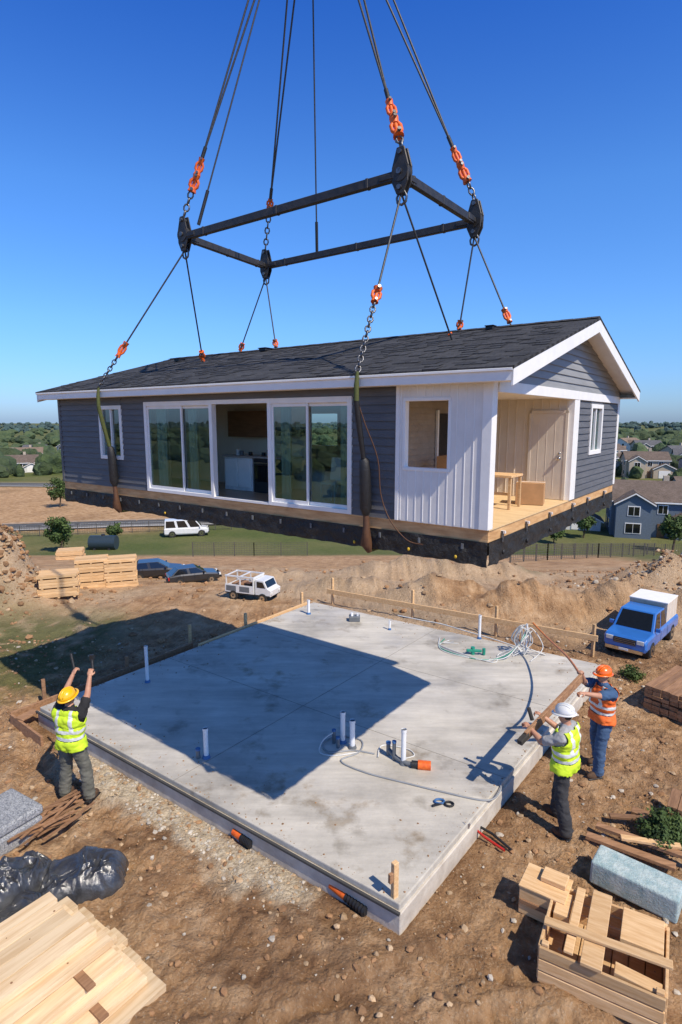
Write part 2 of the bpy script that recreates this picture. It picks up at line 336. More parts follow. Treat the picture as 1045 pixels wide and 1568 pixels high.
PP=np.concatenate([P1,P2,P3]); SS=np.concatenate([S1,S2,S3]); mi=np.concatenate([rng.choice([0,0,1,2,2,2,2],len(P1)),rng.choice([0,2,2,2],len(P2)),rng.choice([0,1,1],len(P3))])
blobs('gravel_stones',PP,SS,[ST1,ST2,CLOD],mi)
xx=rng.normal(-11.7,1.1,2600); yy=rng.normal(18.5,.9,2600); s_=.02+.11*rng.random(2600)**4
blobs('dirt_pile',np.stack([xx,yy,H(xx,yy)+s_*.2],-1),s_,[ST1,ST2,CLOD],rng.choice([0,2,2,2],2600),jit=.35,flat=(1,1,.8))
xx=rng.normal(13,2.2,900); yy=rng.normal(20.6,.9,900); s_=.02+.08*rng.random(900)**3
blobs('rubble_pile',np.stack([xx,yy,H(xx,yy)+s_*.3],-1),s_,[ST1,ST2,CLOD],rng.choice([0,1,2,2],900),jit=.35,flat=(1,1,.8))

# ------------------------------------------------------------ slab
CON=bpy.data.materials.new('slab_concrete'); CON.use_nodes=True; nt=CON.node_tree; L=nt.links.new; bs=nt.nodes['Principled BSDF']
tc=nd(nt,'ShaderNodeTexCoord')
c=RAMP(NZ(.55,8,.65),(.30,(.35,.325,.28)),(.70,(.64,.60,.52)),(.48,(.52,.485,.42)))
st=nd(nt,'ShaderNodeMapping'); st.inputs['Rotation'].default_value=(0,0,.64); st.inputs['Scale'].default_value=(.5,3.2,1); L(tc.outputs['Object'],st.inputs[0])
n=nd(nt,'ShaderNodeTexNoise',Scale=1.2,Detail=8,Roughness=.7); L(st.outputs[0],n.inputs['Vector'])
mr=nd(nt,'ShaderNodeMapRange'); mr.inputs['From Min'].default_value=.3; mr.inputs['From Max'].default_value=.7; mr.inputs['To Min'].default_value=.76; mr.inputs['To Max'].default_value=1.16; L(n.outputs['Fac'],mr.inputs['Value'])
v=nd(nt,'ShaderNodeVectorMath',_operation='SCALE'); L(c,v.inputs[0]); L(mr.outputs[0],v.inputs['Scale'])
blot=RAMP(NZ(1.6,5,.6),(.56,(1,1,1)),(.68,(.66,.64,.61)))
v2=nd(nt,'ShaderNodeVectorMath',_operation='MULTIPLY'); L(v.outputs[0],v2.inputs[0]); L(blot,v2.inputs[1])
dus=RAMP(NZ(.8,9,.7),(.58,(1,1,1)),(.72,(.92,.78,.62)))
v3=nd(nt,'ShaderNodeVectorMath',_operation='MULTIPLY'); L(v2.outputs[0],v3.inputs[0]); L(dus,v3.inputs[1])
L(v3.outputs[0],bs.inputs['Base Color'])
rr=RAMP(NZ(.9,6,.6),(.35,(.42,.42,.42)),(.65,(.8,.8,.8))); L(rr,bs.inputs['Roughness'])
bp=nd(nt,'ShaderNodeBump',Strength=.25,Distance=.02); L(NZ(25,8,.6),bp.inputs['Height']); L(bp.outputs[0],bs.inputs['Normal'])
CEDGE=M('slab_edge_concrete',(.62,.57,.49),(.42,.37,.31),scale=2.5,rough=.9,bump=.5,bscale=12)
slab=empty('concrete_slab')
mb=MB(); zt=.35
mb.ext([(p[0],p[1],-.3) for p in SL],(0,0,zt+.3),CON); mb.obj('slab_body',slab,bevel=.015,seg=2)
def inset(P,d):
    c=Vector((sum(p[0] for p in P)/4,sum(p[1] for p in P)/4)); return [tuple((c+(Vector(p)-c)*(1+d))) for p in P]
mb=MB(); SO=inset(SL,.008)
mb.ext([(p[0],p[1],-.3) for p in SO],(0,0,.3+zt-.09),CEDGE); mb.obj('footing_edge',slab,bevel=.012)
def lerp2(a,b,t): return (a[0]+(b[0]-a[0])*t,a[1]+(b[1]-a[1])*t)
JM=M('joint_groove',(.30,.28,.25),rough=1)
mb=MB()
for t in (.36,.68):
    a=lerp2(SL[0],SL[1],t);b=lerp2(SL[3],SL[2],t); mb.beam((*a,zt+.001),(*b,zt+.001),.009,.004,JM)
for t in (.5,):
    a=lerp2(SL[0],SL[3],t);b=lerp2(SL[1],SL[2],t); mb.beam((*a,zt+.0015),(*b,zt+.0015),.009,.004,JM)
mb.obj('control_joints',slab)
mb=MB(); a=Vector((*SO[0],zt-.075));b=Vector((*SO[3],zt-.075)); nrm=Vector((-.6,-.8,0)); mb.beam(a+nrm*.02,b+nrm*.02,.035,.03,M('sill_seal',(.06,.06,.06),rough=.8)); mb.obj('sill_seal_strip',slab)
n_=900; i_=rng.integers(0,4,n_); t_=rng.random(n_); P0=np.array(SL); a_=P0[i_]; b_=P0[(i_+1)%4]; c_=P0.mean(0); p_=a_+(b_-a_)*t_[:,None]; p_=p_+(c_-p_)*(.01+.25*rng.random(n_)[:,None]**4); s_=.004+.012*rng.random(n_)**3
blobs('soil_crumbs',np.stack([p_[:,0],p_[:,1],np.full(n_,zt)+s_*.3],-1),s_,[CLOD])
def stake(mb,x,y,h,w=.07,m=WOODD): mb.box((x,y,h1(x,y)+h/2-.1),(w,w,h+.2),m,Matrix.Rotation(.6,3,'Z'))
mb=MB()
p0=Vector((-6.35,10.55,.12)); p1=Vector((-3.75,14.15,.12)); mb.beam(p0,p1,.045,.26,WOODD); mb.beam(p0,Vector((-5.35,9.75,.1)),.045,.22,WOODD); mb.beam(p0+Vector((.3,-.25,.12)),p0+Vector((.45,.1,.12)),.2,.04,WOODD)
stake(mb,-6.05,11.25,.55);stake(mb,-3.85,14.3,.6,m=WOOD);stake(mb,-4.9,12.75,.4)
mb.obj('formwork_board',bevel=.004)
mb=MB(); mb.beam((-3.5,13.75,.3),(-1.0,17.15,.3),.05,.14,WOOD); stake(mb,-2.6,15.35,.6,m=WOOD); stake(mb,-1.2,17.4,.6,m=WOOD); mb.obj('formwork_board',bevel=.004)
mb=MB(); q0=Vector((-.45,18.1,.42)); q1=Vector((6.3,13.75,.50)); mb.beam(q0,q1,.04,.15,WOOD)
for t in (.02,.37,.68,.985):
    p=q0.lerp(q1,t)+Vector((.05,.06,0)); stake(mb,p.x,p.y,.85,m=WOOD)
mb.obj('formwork_board',bevel=.004)
mb=MB(); mb.box((.62,6.03,.42),(.075,.06,.75),WOOD,Matrix.Rotation(.64,3,'Z')); mb.box((.58,6.0,.62),(.08,.04,.12),WOODD,Matrix.Rotation(.64,3,'Z')); mb.obj('wooden_stake',bevel=.005)

def pipe(x,y,h,r=.035,base=True,mat=PVC,name='plumbing_pipe'):
    mb=MB(); mb.cyl((x,y,zt-.02),(x,y,zt+h),r,mat,n=18,cap=False); mb.cyl((x,y,zt),(x,y,zt+h-.01),r*.82,GREYP,n=18)
    mb.cyl((x,y,zt+h-.05),(x,y,zt+h),r*1.12,mat,n=18,cap=False)
    if base: mb.cyl((x,y,zt),(x,y,zt+.05),r*1.7,BLUEP if base==1 else GREYP,r1=r*1.3,n=18)
    return mb.obj(name)
pipe(-4.07,11.66,.80);pipe(-2.2,8.86,.52,.04);pipe(.03,9.32,.56,.042);pipe(.19,9.15,.50,.045,2);pipe(1.0,8.68,.60,.04,2)
pipe(-.92,16.05,.42,.04);pipe(3.49,14.15,.62,.035);pipe(1.28,14.78,.26,.025);pipe(4.35,13.15,.75,.02,2)
mb=MB()
for (x,y,h,r) in [(-.12,9.3,.22,.03),(-2.33,8.85,.14,.035),(.86,8.8,.30,.03),(.78,8.95,.2,.035),(-.05,9.16,.16,.03)]:
    mb.cyl((x,y,zt-.01),(x,y,zt+h),r,GREYP,n=14); mb.cyl((x,y,zt+h),(x,y,zt+h+.03),r*1.2,BLUEP,n=14)
mb.tube([(.78,8.95,zt+.1),(.9,8.75,zt+.06),(1.05,8.62,zt+.05),(1.25,8.58,zt+.05)],.035,GREYP,n=10)
mb.obj('drain_fitting')
mb=MB(); mb.cyl((1.22,8.58,zt+.05),(1.42,8.55,zt+.05),.075,ORANGE,n=14); mb.cyl((1.12,8.6,zt+.05),(1.22,8.58,zt+.05),.06,SLEEVE,n=14); mb.obj('orange_pipe_cap',bevel=.01)
def wig(pts,n=40):
    P=[Vector(p) for p in pts]; out=[]
    for i in range(n+1):
        t=i/n*(len(P)-1); k=min(int(t),len(P)-2); f=t-k
        p0=P[max(k-1,0)];p1=P[k];p2=P[k+1];p3=P[min(k+2,len(P)-1)]
        q=.5*((2*p1)+(-p0+p2)*f+(2*p0-5*p1+4*p2-p3)*f*f+(-p0+3*p1-3*p2+p3)*f**3); out.append(q)
    return out
WIRE=M('grey_cable',(.32,.33,.34),rough=.5); WIREW=M('white_cable',(.7,.7,.68),rough=.5); OHOSE=M('orange_hose',(.62,.20,.05),rough=.5)
mb=MB(); z=zt+.014
mb.tube(wig([(.55,8.95,z),(.2,9.05,z),(-.2,9.0,z),(-.3,9.3,z),(0,9.5,z),(.35,9.35,z),(.3,9.0,z),(0,8.75,z),(.35,8.45,z),(.9,8.2,z),(1.5,7.95,z),(2.1,7.75,z),(2.35,7.95,z+.0),(2.42,8.2,z)],120),.014,WIRE,n=7)
mb.obj('power_cable')
mb=MB(); mb.tube(wig([(.6,8.85,z),(.7,9.2,z),(1.1,9.1,z),(1.2,8.9,z),(1.0,8.8,z)],50),.012,WIREW,n=6)
mb.tube(wig([(-.1,9.3,z+.2),(-.3,9.2,z+.1),(-.35,9.0,z),(-.1,8.9,z),(.3,9.0,z)],40),.012,WIREW,n=6); mb.obj('electrical_conduit_loop')
mb=MB()
for k in range(5):
    mb.tube(wig([(2.5+.1*k,14.2-.1*k,z),(2.4,13.4+.08*k,z),(3.0+.1*k,12.9-.06*k,z),(3.7,12.8+.07*k,z+.02),(4.1,13.0,z+.25),(4.3+.04*k,13.1,zt+.6)],50),.012,[WIREW,GREEN,WIREW,WIRE,WIREW][k],n=6)
for k in range(9):
    a=rng.random()*6.28; mb.tube(wig([(4.3,13.1,zt),(4.25+.2*math.cos(a),13.1+.2*math.sin(a),zt+.35),(4.3+.12*math.cos(a+1),13.1+.12*math.sin(a+1),zt+.7),(4.35+.3*math.cos(a+2),13.1+.25*math.sin(a),zt+.3),(4.4+.4*math.cos(a),13+.3*math.sin(a),z)],30),.011,WIREW,n=5)
mb.obj('wire_bundle')
mb=MB(); mb.tube(wig([(1.6,15.9,z),(2.2,15.5,z),(2.7,15.2,z),(3.2,14.7,z),(3.9,14.0,z),(4.4,13.4,z)],40),.016,WIREW,n=6); mb.obj('water_hose')
mb=MB(); mb.cyl((3.1,13.15,zt),(3.1,13.15,zt+.18),.05,GREEN); mb.beam((2.95,13.15,zt+.1),(3.3,13.1,zt+.1),.06,.06,GREEN); mb.cyl((3.35,13.1,zt+.02),(3.35,13.1,zt+.16),.04,GREEN); mb.obj('green_valve_fitting',bevel=.01)
mb=MB(); mb.tube(wig([(4.5,13.2,zt+.75),(4.6,12.5,1.0),(4.45,11,1.2),(4.1,9.6,1.5),(3.85,8.95,1.72)],40),.022,OHOSE,n=7); mb.obj('orange_hose')
mb=MB(); mb.box((.37,15.5,zt+.07),(.3,.25,.14),GREYP); mb.cyl((.3,15.5,zt+.14),(.3,15.5,zt+.22),.04,PVC); mb.cyl((.45,15.5,zt+.14),(.45,15.5,zt+.2),.03,PVC); mb.obj('junction_box',bevel=.012)
mb=MB(); mb.tube([(1.42+.07*math.cos(a),7.72+.05*math.sin(a),zt+.02) for a in np.linspace(0,6.28,13)[:-1]],.016,BLUEP,closed=True); mb.tube([(1.55+.06*math.cos(a),7.66+.05*math.sin(a),zt+.02) for a in np.linspace(0,6.28,13)[:-1]],.016,SLEEVE,closed=True); mb.beam((1.3,7.62,zt+.02),(1.5,7.7,zt+.02),.03,.02,SLEEVE); mb.obj('hand_tool')
RED=M('red_handle',(.55,.03,.02),rough=.4)
mb=MB(); g=.06; mb.tube([(1.85,7.55,.11),(2.0,7.35,g+.02),(2.2,7.1,g+.02)],.018,RED); mb.tube([(1.9,7.6,.11),(2.12,7.42,g+.02),(2.3,7.1,g+.02)],.018,SLEEVE); mb.beam((1.8,7.6,.12),(1.9,7.52,.10),.05,.02,STEEL); mb.obj('bolt_cutter')
mb=MB(); mb.beam((1.68,7.28,.18),(1.72,7.3,.34),.06,.1,M('galvanised_bracket',(.4,.4,.42),rough=.4,metal=.8)); mb.obj('anchor_bracket')
for (p,q) in [((-1.5,7.45,.10),(-1.22,7.22,.07)),((-.12,6.5,.10),(.3,6.12,.06))]:
    mb=MB(); P=Vector(p);Q=Vector(q); d=(Q-P)
    mb.cyl(P,P+d*.45,.055,ORANGE,n=14); 
    for k in range(7): mb.cyl(P+d*(.45+k*.08),P+d*(.5+k*.08),.062,SLEEVE,n=14)
    mb.cyl(P+d*.4,Q,.05,SLEEVE,n=14); mb.obj('drain_pipe')

# ------------------------------------------------------------ modular house (local: x along front to the right, y depth)
HL=(2.63*K,10.3*K,5.8-(5.8-3.86)*K); HR=math.atan2(-.597,.802)
house=empty('modular_house',HL,HR,K)
LN,WD=14.4,9.6
def lap(mb,p,u,n,Ln,z0,z1,mat,h=.16,ends=None):
    p=Vector(p);u=Vector(u);n=Vector(n); z=z0
    while z<z1-1e-4:
        zz=min(z+h,z1)
        if ends: (a0,a1),(b0,b1)=ends(z),ends(zz)
        else: a0,a1,b0,b1=0,Ln,0,Ln
        if a1-a0<.01: break
        P=lambda s,zv,o: p+u*s+n*o+Vector((0,0,zv))
        vs=[P(a0,z,.035),P(a1,z,.035),P(b1,zz,.006),P(b0,zz,.006),P(a0,z,0),P(a1,z,0),P(b1,zz,0),P(b0,zz,0)]
        mb.add(vs,[(0,1,2,3),(4,5,1,0),(0,3,7,4),(1,5,6,2)],mat); z=zz
mb=MB()
mb.b2((-LN,0,-.02),(0,.1,-.24),RIM); mb.b2((-LN,WD-.1,-.02),(0,WD,-.24),RIM); mb.b2((-.1,.1,-.02),(0,WD-.1,-.24),RIM); mb.b2((-LN,.1,-.02),(-LN+.1,WD-.1,-.24),RIM)
for k in range(24): xk=-LN+.5+k*.58; mb.b2((xk,.1,-.03),(xk+.05,WD-.1,-.23),WOOD)
mb.obj('floor_frame',house,bevel=.006)
mb=MB(); mb.b2((-LN-.01,-.015,0),(-3.0,WD,-.02),FLOORW); mb.b2((-3.0,-.015,0),(.02,4.9,-.02),SUBFL); mb.b2((-3.0,4.9,0),(.01,WD,-.02),FLOORW); mb.obj('floor_deck',house)
mb=MB()
def skirt(p,q,n):
    p=Vector(p);q=Vector(q);n=Vector(n);Ln=(q-p).length;N=int(Ln/.09); R=5;vs=[];fs=[]
    for i in range(N+1):
        for j in range(R+1):
            s=i/N*Ln; zb=-.66+.05*mnoise.noise(Vector((s*.8,n.x*9,3)))+.03*mnoise.noise(Vector((s*4,n.x*9,7))); zv=-.23+(zb+.23)*j/R
            o=.02+.035*mnoise.noise(Vector((s*2.3,j*.6,n.x*5)))+.02*mnoise.noise(Vector((s*7,j*1.3,n.x*5))); vs.append(p+(q-p)*(i/N)+n*max(o+.0,-.03)+Vector((0,0,zv)))
    for i in range(N):
        for j in range(R): a=i*(R+1)+j; fs.append((a,a+1,a+R+2,a+R+1))
    mb.add(vs,fs,BLACK,True)
skirt((-LN,0,0),(0,0,0),(0,-1,0));skirt((0,0,0),(0,WD,0),(1,0,0));skirt((-LN,WD,0),(-LN,0,0),(-1,0,0));skirt((0,WD,0),(-LN,WD,0),(0,1,0))
mb.b2((-LN+.05,.05,-.25),(-.05,WD-.05,-.5),BLACK)
mb.obj('underfloor_membrane',house)
mb=MB(); YEL=M('yellow_tag',(.7,.45,.03),rough=.6)
for xk in (-9.2,-2.9,-1.6,-.6): mb.ball((xk,-.05,-.54-.04*rng.random()),(.03,.02,.035),YEL,nu=8,nv=6)
for xk in np.arange(-14,-.2,.9): mb.b2((xk,-.045,-.30),(xk+.04,-.02,-.40),GREYP)
for yk in (.6,1.9,3.4,5.2,6.6,8.4): 
    mb.ball((.06,yk,-.5),(.03,.035,.05),SLEEVE,nu=8,nv=6); mb.cyl((.03,yk,-.1),(.03,yk,-.3),.03,CHAIN,n=8); mb.beam((.0,yk,-.12),(.09,yk,-.12),.04,.05,WHITE)
mb.obj('lift_point_tags',house)
mb=MB(); u=(1,0,0);n=(0,-1,0)
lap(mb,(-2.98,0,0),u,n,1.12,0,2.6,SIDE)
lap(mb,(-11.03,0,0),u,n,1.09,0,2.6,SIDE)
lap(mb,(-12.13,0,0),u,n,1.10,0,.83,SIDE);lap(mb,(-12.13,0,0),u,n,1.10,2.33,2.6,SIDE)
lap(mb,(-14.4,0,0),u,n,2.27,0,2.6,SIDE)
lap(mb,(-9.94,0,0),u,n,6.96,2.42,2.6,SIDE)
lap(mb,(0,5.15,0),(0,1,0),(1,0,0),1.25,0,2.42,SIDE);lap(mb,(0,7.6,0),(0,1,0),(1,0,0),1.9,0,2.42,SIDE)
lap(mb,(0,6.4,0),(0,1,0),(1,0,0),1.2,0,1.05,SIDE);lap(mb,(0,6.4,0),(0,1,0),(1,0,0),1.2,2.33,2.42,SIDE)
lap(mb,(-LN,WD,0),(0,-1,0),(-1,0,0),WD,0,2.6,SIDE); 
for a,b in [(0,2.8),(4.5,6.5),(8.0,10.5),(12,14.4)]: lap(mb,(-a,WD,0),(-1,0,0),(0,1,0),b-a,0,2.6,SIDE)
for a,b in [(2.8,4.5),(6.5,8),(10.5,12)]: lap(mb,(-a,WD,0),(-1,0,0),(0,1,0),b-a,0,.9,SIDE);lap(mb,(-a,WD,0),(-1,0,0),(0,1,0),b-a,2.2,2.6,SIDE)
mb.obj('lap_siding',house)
mb=MB()
def wallx(x0,x1,z0,z1,y0=.004,y1=.12): mb.b2((x0,y0,z0),(x1,y1,z1),INTW)
wallx(-2.98,-1.86,0,2.6);wallx(-11.03,-9.94,0,2.6);wallx(-14.39,-12.13,0,2.6);wallx(-12.13,-11.03,0,.83);wallx(-12.13,-11.03,2.33,2.6);wallx(-9.94,-2.98,2.42,2.6)
mb.b2((-.12,5.15,0),(-.004,6.4,2.6),INTW);mb.b2((-.12,7.6,0),(-.004,9.6,2.6),INTW);mb.b2((-.12,6.4,0),(-.004,7.6,1.05),INTW);mb.b2((-.12,6.4,2.33),(-.004,7.6,2.6),INTW)
mb.b2((-14.39,.12,0),(-14.27,WD-.01,2.6),INTW)
for a,b in [(-14.27,-12),(-10.5,-8.0),(-6.5,-4.5),(-2.8,-.12)]: mb.b2((a,9.45,0),(b,9.59,2.6),INTW)
for a,b in [(-12,-10.5),(-8,-6.5),(-4.5,-2.8)]: mb.b2((a,9.45,0),(b,9.59,.9),INTW);mb.b2((a,9.45,2.2),(b,9.59,2.6),INTW)
mb.b2((-3.02,.12,0),(-2.92,4.9,2.45),INTW)
mb.b2((-3.0,4.92,0),(-.13,5.02,2.45),INTW)
mb.b2((-12.5,2.75,0),(-6.4,2.85,2.5),INTW)
mb.b2((-10.6,.12,0),(-10.5,1.2,2.5),INTW)
mb.b2((-14.3,.1,2.5),(-3.0,9.5,2.55),WHITE)
mb.obj('interior_walls',house)
mb=MB()
def curtain(x0,x1,y):
    N=40; vs=[];fs=[]
    for i in range(N+1):
        xx_=x0+(x1-x0)*i/N; yy_=y+.035*math.sin(i*1.35)+.01*math.sin(i*3.1)
        vs+=[(xx_,yy_,.12),(xx_,yy_,2.25)]
    for i in range(N): fs.append((2*i,2*i+2,2*i+3,2*i+1))
    mb.add(vs,fs,CURT,True)
curtain(-9.75,-9.3,.22);curtain(-8.4,-8.05,.22);curtain(-5.15,-4.85,.22);curtain(-3.45,-3.15,.22)
mb.obj('curtains',house)
mb=MB()
lap(mb,(-2.92,.12,0),(0,1,0),(1,0,0),4.78,0,2.45,TANS,h=.14)
mb.obj('porch_side_siding',house)
mb=MB(); mb.b2((-2.9,4.86,0),(-.02,4.92,2.45),CREAM)
for k in range(14): xk=-2.85+k*.21; mb.b2((xk,4.845,.02),(xk+.012,4.862,2.44),INTW)
mb.b2((-2.9,.02,2.45),(-.02,4.9,2.50),WHITE)
mb.obj('porch_back_wall',house)
mb=MB(); mb.b2((-.95,4.80,.01),(-.15,4.84,2.1),CREAM); mb.b2((-1.02,4.79,.01),(-.95,4.845,2.17),CREAM); mb.b2((-.15,4.79,.01),(-.08,4.845,2.17),CREAM); mb.b2((-1.02,4.79,2.1),(-.08,4.845,2.17),CREAM); mb.ball((-.24,4.76,1.02),.045,CHROME,nu=10,nv=8); mb.ball((-.24,4.78,1.14),(.03,.03,.03),CHROME,nu=8,nv=6)
for k in range(3): mb.b2((-.78+k*.2,4.795,.1),(-.77+k*.2,4.802,2.0),INTW)
mb.obj('porch_door',house,bevel=.004)
mb=MB(); mb.b2((-2.88,3.5,.01),(-2.84,4.35,2.1),SLEEVE); mb.b2((-2.885,3.42,.01),(-2.83,3.5,2.18),WHITE); mb.b2((-2.885,4.35,.01),(-2.83,4.43,2.18),WHITE); mb.obj('side_door',house)
mb=MB()
def pan(x0,x1,z0,z1): mb.b2((x0,-.06,z0),(x1,.06,z1),PANEL)
pan(-1.86,-1.73,0,2.6);pan(-.8,-.16,0,2.6);pan(-1.73,-.8,0,1.03);pan(-1.73,-.8,2.31,2.6)
for k in range(11):
    xk=-1.80+k*.165
    for (a,b) in ([(0.02,1.0),(2.36,2.58)] if -1.76<xk<-.78 else [(0.02,2.58)]): mb.b2((xk-.009,-.068,a),(xk+.009,-.058,b),WHITE)
mb.obj('porch_front_panel',house,bevel=.003)
mb=MB()
mb.b2((-.16,-.08,0),(.02,.14,2.6),WHITE); mb.b2((-1.92,-.075,0),(-1.84,.02,2.6),WHITE)
mb.b2((-1.76,-.075,.99),(-.77,.07,1.05),WHITE);mb.b2((-1.76,-.075,2.29),(-.77,.07,2.35),WHITE);mb.b2((-1.77,-.074,1.05),(-1.71,.069,2.29),WHITE);mb.b2((-.82,-.074,1.05),(-.76,.069,2.29),WHITE)
mb.b2((-.14,4.85,0),(.04,5.15,2.42),WHITE); mb.b2((-.1,9.44,0),(.04,9.64,2.6),WHITE); mb.b2((-14.44,-.04,0),(-14.32,.02,2.6),SIDE)
mb.b2((-.12,.14,2.42),(.05,9.44,2.62),WHITE)
mb.b2((-.1,5.155,-.0),(.045,5.25,2.42),WHITE)
mb.obj('corner_and_header_trim',house,bevel=.006)
def slider(name,x0,x1,div):
    mb=MB(); f=.11
    mb.b2((x0,-.05,0),(x0+f,.1,2.42),WHITE);mb.b2((x1-f,-.05,0),(x1,.1,2.42),WHITE);mb.b2((x0+f,-.05,2.30),(x1-f,.1,2.42),WHITE);mb.b2((x0+f,-.05,0),(x1-f,.1,.09),WHITE)
    for i,(a,b) in enumerate([(x0+f,div+.04),(div-.04,x1-f)]):
        y=.0+.045*i; s=.055
        mb.b2((a,y-.015,.09),(a+s,y+.02,2.30),WHITE);mb.b2((b-s,y-.015,.09),(b,y+.02,2.30),WHITE);mb.b2((a+s,y-.015,.09),(b-s,y+.02,.17),WHITE);mb.b2((a+s,y-.015,2.23),(b-s,y+.02,2.30),WHITE)
    mb.beam((div+.0,-.04,.95),(div+.0,-.04,1.2),.02,.03,GREYP)
    mb.obj(name+'_frame',house,bevel=.006)
    mb=MB(); 
    for i,(a,b) in enumerate([(x0+f,div),(div,x1-f)]): y=.045*i; mb.b2((a+.05,y,.16),(b-.03,y+.006,2.24),GLASS)
    mb.obj(name+'_glass',house)
slider('sliding_door',-9.94,-7.19,-8.42); slider('sliding_door',-5.33,-2.98,-4.2)
mb=MB(); mb.b2((-7.19,-.045,2.32),(-5.33,.1,2.42),WHITE); mb.b2((-7.19,-.045,-.0),(-5.33,.1,.05),WHITE); mb.obj('open_doorway_trim',house)
def win(name,a,b,axis):
    mb=MB();g=MB(); z0,z1=b
    def bx(m,s0,s1,y0,y1,za,zb,mat):
        if axis=='x': m.b2((s0,-y1,za),(s1,-y0,zb),mat)
        else: m.b2((y0,s0,za),(y1,s1,zb),mat)
    s0,s1=a; f=.09
    bx(mb,s0-.02,s0+f,-.1,.05,z0-.02,z1+.02,WHITE);bx(mb,s1-f,s1+.02,-.1,.05,z0-.02,z1+.02,WHITE);bx(mb,s0+f,s1-f,-.1,.05,z0-.02,z0+f,WHITE);bx(mb,s0+f,s1-f,-.1,.05,z1-f,z1+.02,WHITE)
    c=(s0+s1)/2; bx(mb,c-.03,c+.03,-.06,.02,z0+f,z1-f,WHITE)
    bx(g,s0+f,s1-f,-.04,-.034,z0+f,z1-f,GLASS); mb.obj(name+'_frame',house,bevel=.005); g.obj(name+'_glass',house)
win('window',(-12.13,-11.03),(.83,2.33),'x'); win('side_window',(6.4,7.6),(1.05,2.33),'y')
SLP=(4.24-2.82)/5.2; xr,xl=.5,-14.95
def rz(y): return 2.82+SLP*((y+.4) if y<=4.8 else (10.0-y))
mb=MB()
for sgn in (0,1):
    ys=(-.45,4.8) if sgn==0 else (10.05,4.8)
    a,b=ys; za,zb=rz(a),rz(b)
    vs=[(xl,a,za),(xr,a,za),(xr,b,zb),(xl,b,zb)]; low=[(p[0],p[1],p[2]-.05) for p in vs]
    f=[(0,1,2,3),(7,6,5,4),(0,4,5,1),(1,5,6,2),(2,6,7,3),(3,7,4,0)]
    if sgn: f=[q[::-1] for q in f]
    mb.add(vs+low,f,SHING)
    for rr_ in range(19):
        ya=a+(b-a)*(rr_+.0)/19.5; yb=a+(b-a)*(rr_+1.0)/19.5; off=rng.random()*.3
        if sgn: continue
        xx_=xl+off
        while xx_<xr-.35:
            if rng.random()<.45:
                w_=.3; z0_=rz(ya)+.016; z1_=rz(yb)+.003
                mb.add([(xx_,ya,z0_),(xx_+w_-.02,ya,z0_),(xx_+w_-.02,yb,z1_),(xx_,yb,z1_),(xx_,ya,z0_-.015),(xx_+w_-.02,ya,z0_-.015)],[(0,1,2,3),(4,5,1,0)],SHING)
            xx_+=.3
for k in range(52):
    x0=xl+k*.297; mb.ext([(x0,4.62,rz(4.62)+.022+.004*(k%2)),(x0,4.8,4.272+.004*(k%2)),(x0,4.98,rz(4.98)+.022+.004*(k%2)),(x0,4.8,4.235)],(.285,0,0),SHING)
mb.obj('shingle_roof',house)
mb=MB()
mb.b2((xl+.02,-.42,2.57),(xr-.02,-.385,2.785),WHITE); mb.b2((xl+.02,9.985,2.57),(xr-.02,10.02,2.785),WHITE)
mb.b2((xl+.03,-.385,2.575),(xr-.05,0.0,2.60),WHITE); mb.b2((xl+.03,9.6,2.575),(xr-.05,9.985,2.60),WHITE)
mb.b2((xl+.02,-.46,2.73),(xr-.02,-.42,2.775),WHITE)
for X0 in (xr-.045,xl+.005):
    for a,b in [(-.42,4.8),(10.02,4.8)]:
        d=.27; mb.ext([(X0,a,rz(a)-.055),(X0,b,rz(b)-.055),(X0,b,rz(b)-.055-d),(X0,a,rz(a)-.055-d+.0)],(.04,0,0),WHITE)
for a,b in [(-.38,4.8),(9.98,4.8)]:
    mb.ext([(xr-.05,a,rz(a)-.10),(xr-.05,b,rz(b)-.10),(xr-.05,b,rz(b)-.13),(xr-.05,a,rz(a)-.13)],(-.46,0,0),WHITE)
    mb.ext([(xl+.5,a,rz(a)-.10),(xl+.5,b,rz(b)-.10),(xl+.5,b,rz(b)-.13),(xl+.5,a,rz(a)-.13)],(-.46,0,0),WHITE)
mb.b2((-.0,-.38,2.60),(xr-.05,.1,2.8),WHITE)
mb.obj('fascia_and_soffit',house,bevel=.005)
mb=MB()
def ends(z):
    y0=max(0,(z+.13-2.82)/SLP-.4); return (y0,9.6-y0)
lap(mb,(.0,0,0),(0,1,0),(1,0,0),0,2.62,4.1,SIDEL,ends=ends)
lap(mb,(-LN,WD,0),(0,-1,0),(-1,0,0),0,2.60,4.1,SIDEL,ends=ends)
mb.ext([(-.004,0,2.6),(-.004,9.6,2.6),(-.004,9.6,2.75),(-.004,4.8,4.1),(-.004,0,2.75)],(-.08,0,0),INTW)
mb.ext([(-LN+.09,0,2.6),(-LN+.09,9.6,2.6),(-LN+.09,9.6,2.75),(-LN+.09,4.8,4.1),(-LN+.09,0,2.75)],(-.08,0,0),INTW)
mb.obj('gable_siding',house)
mb=MB()
for (xk,yk,s) in [(-13.3,3.9,.28),(-9.7,4.5,.3),(-2.0,4.5,.2)]:
    z=rz(yk); mb.box((xk,yk,z+.03),(s,s,.08),SLEEVE); mb.box((xk,yk,z+.085),(s*1.2,s*1.2,.025),SLEEVE)
mb.obj('roof_vents',house,bevel=.01)
mb=MB(); mb.b2((-8.55,1.55,0),(-7.45,2.2,.92),APPL); mb.b2((-8.6,1.5,.92),(-6.2,2.25,.97),M('stone_counter',(.35,.33,.31),rough=.3)); mb.b2((-8.5,1.53,.1),(-8.02,1.555,.86),WHITE);mb.b2((-7.98,1.53,.1),(-7.5,1.555,.86),WHITE)
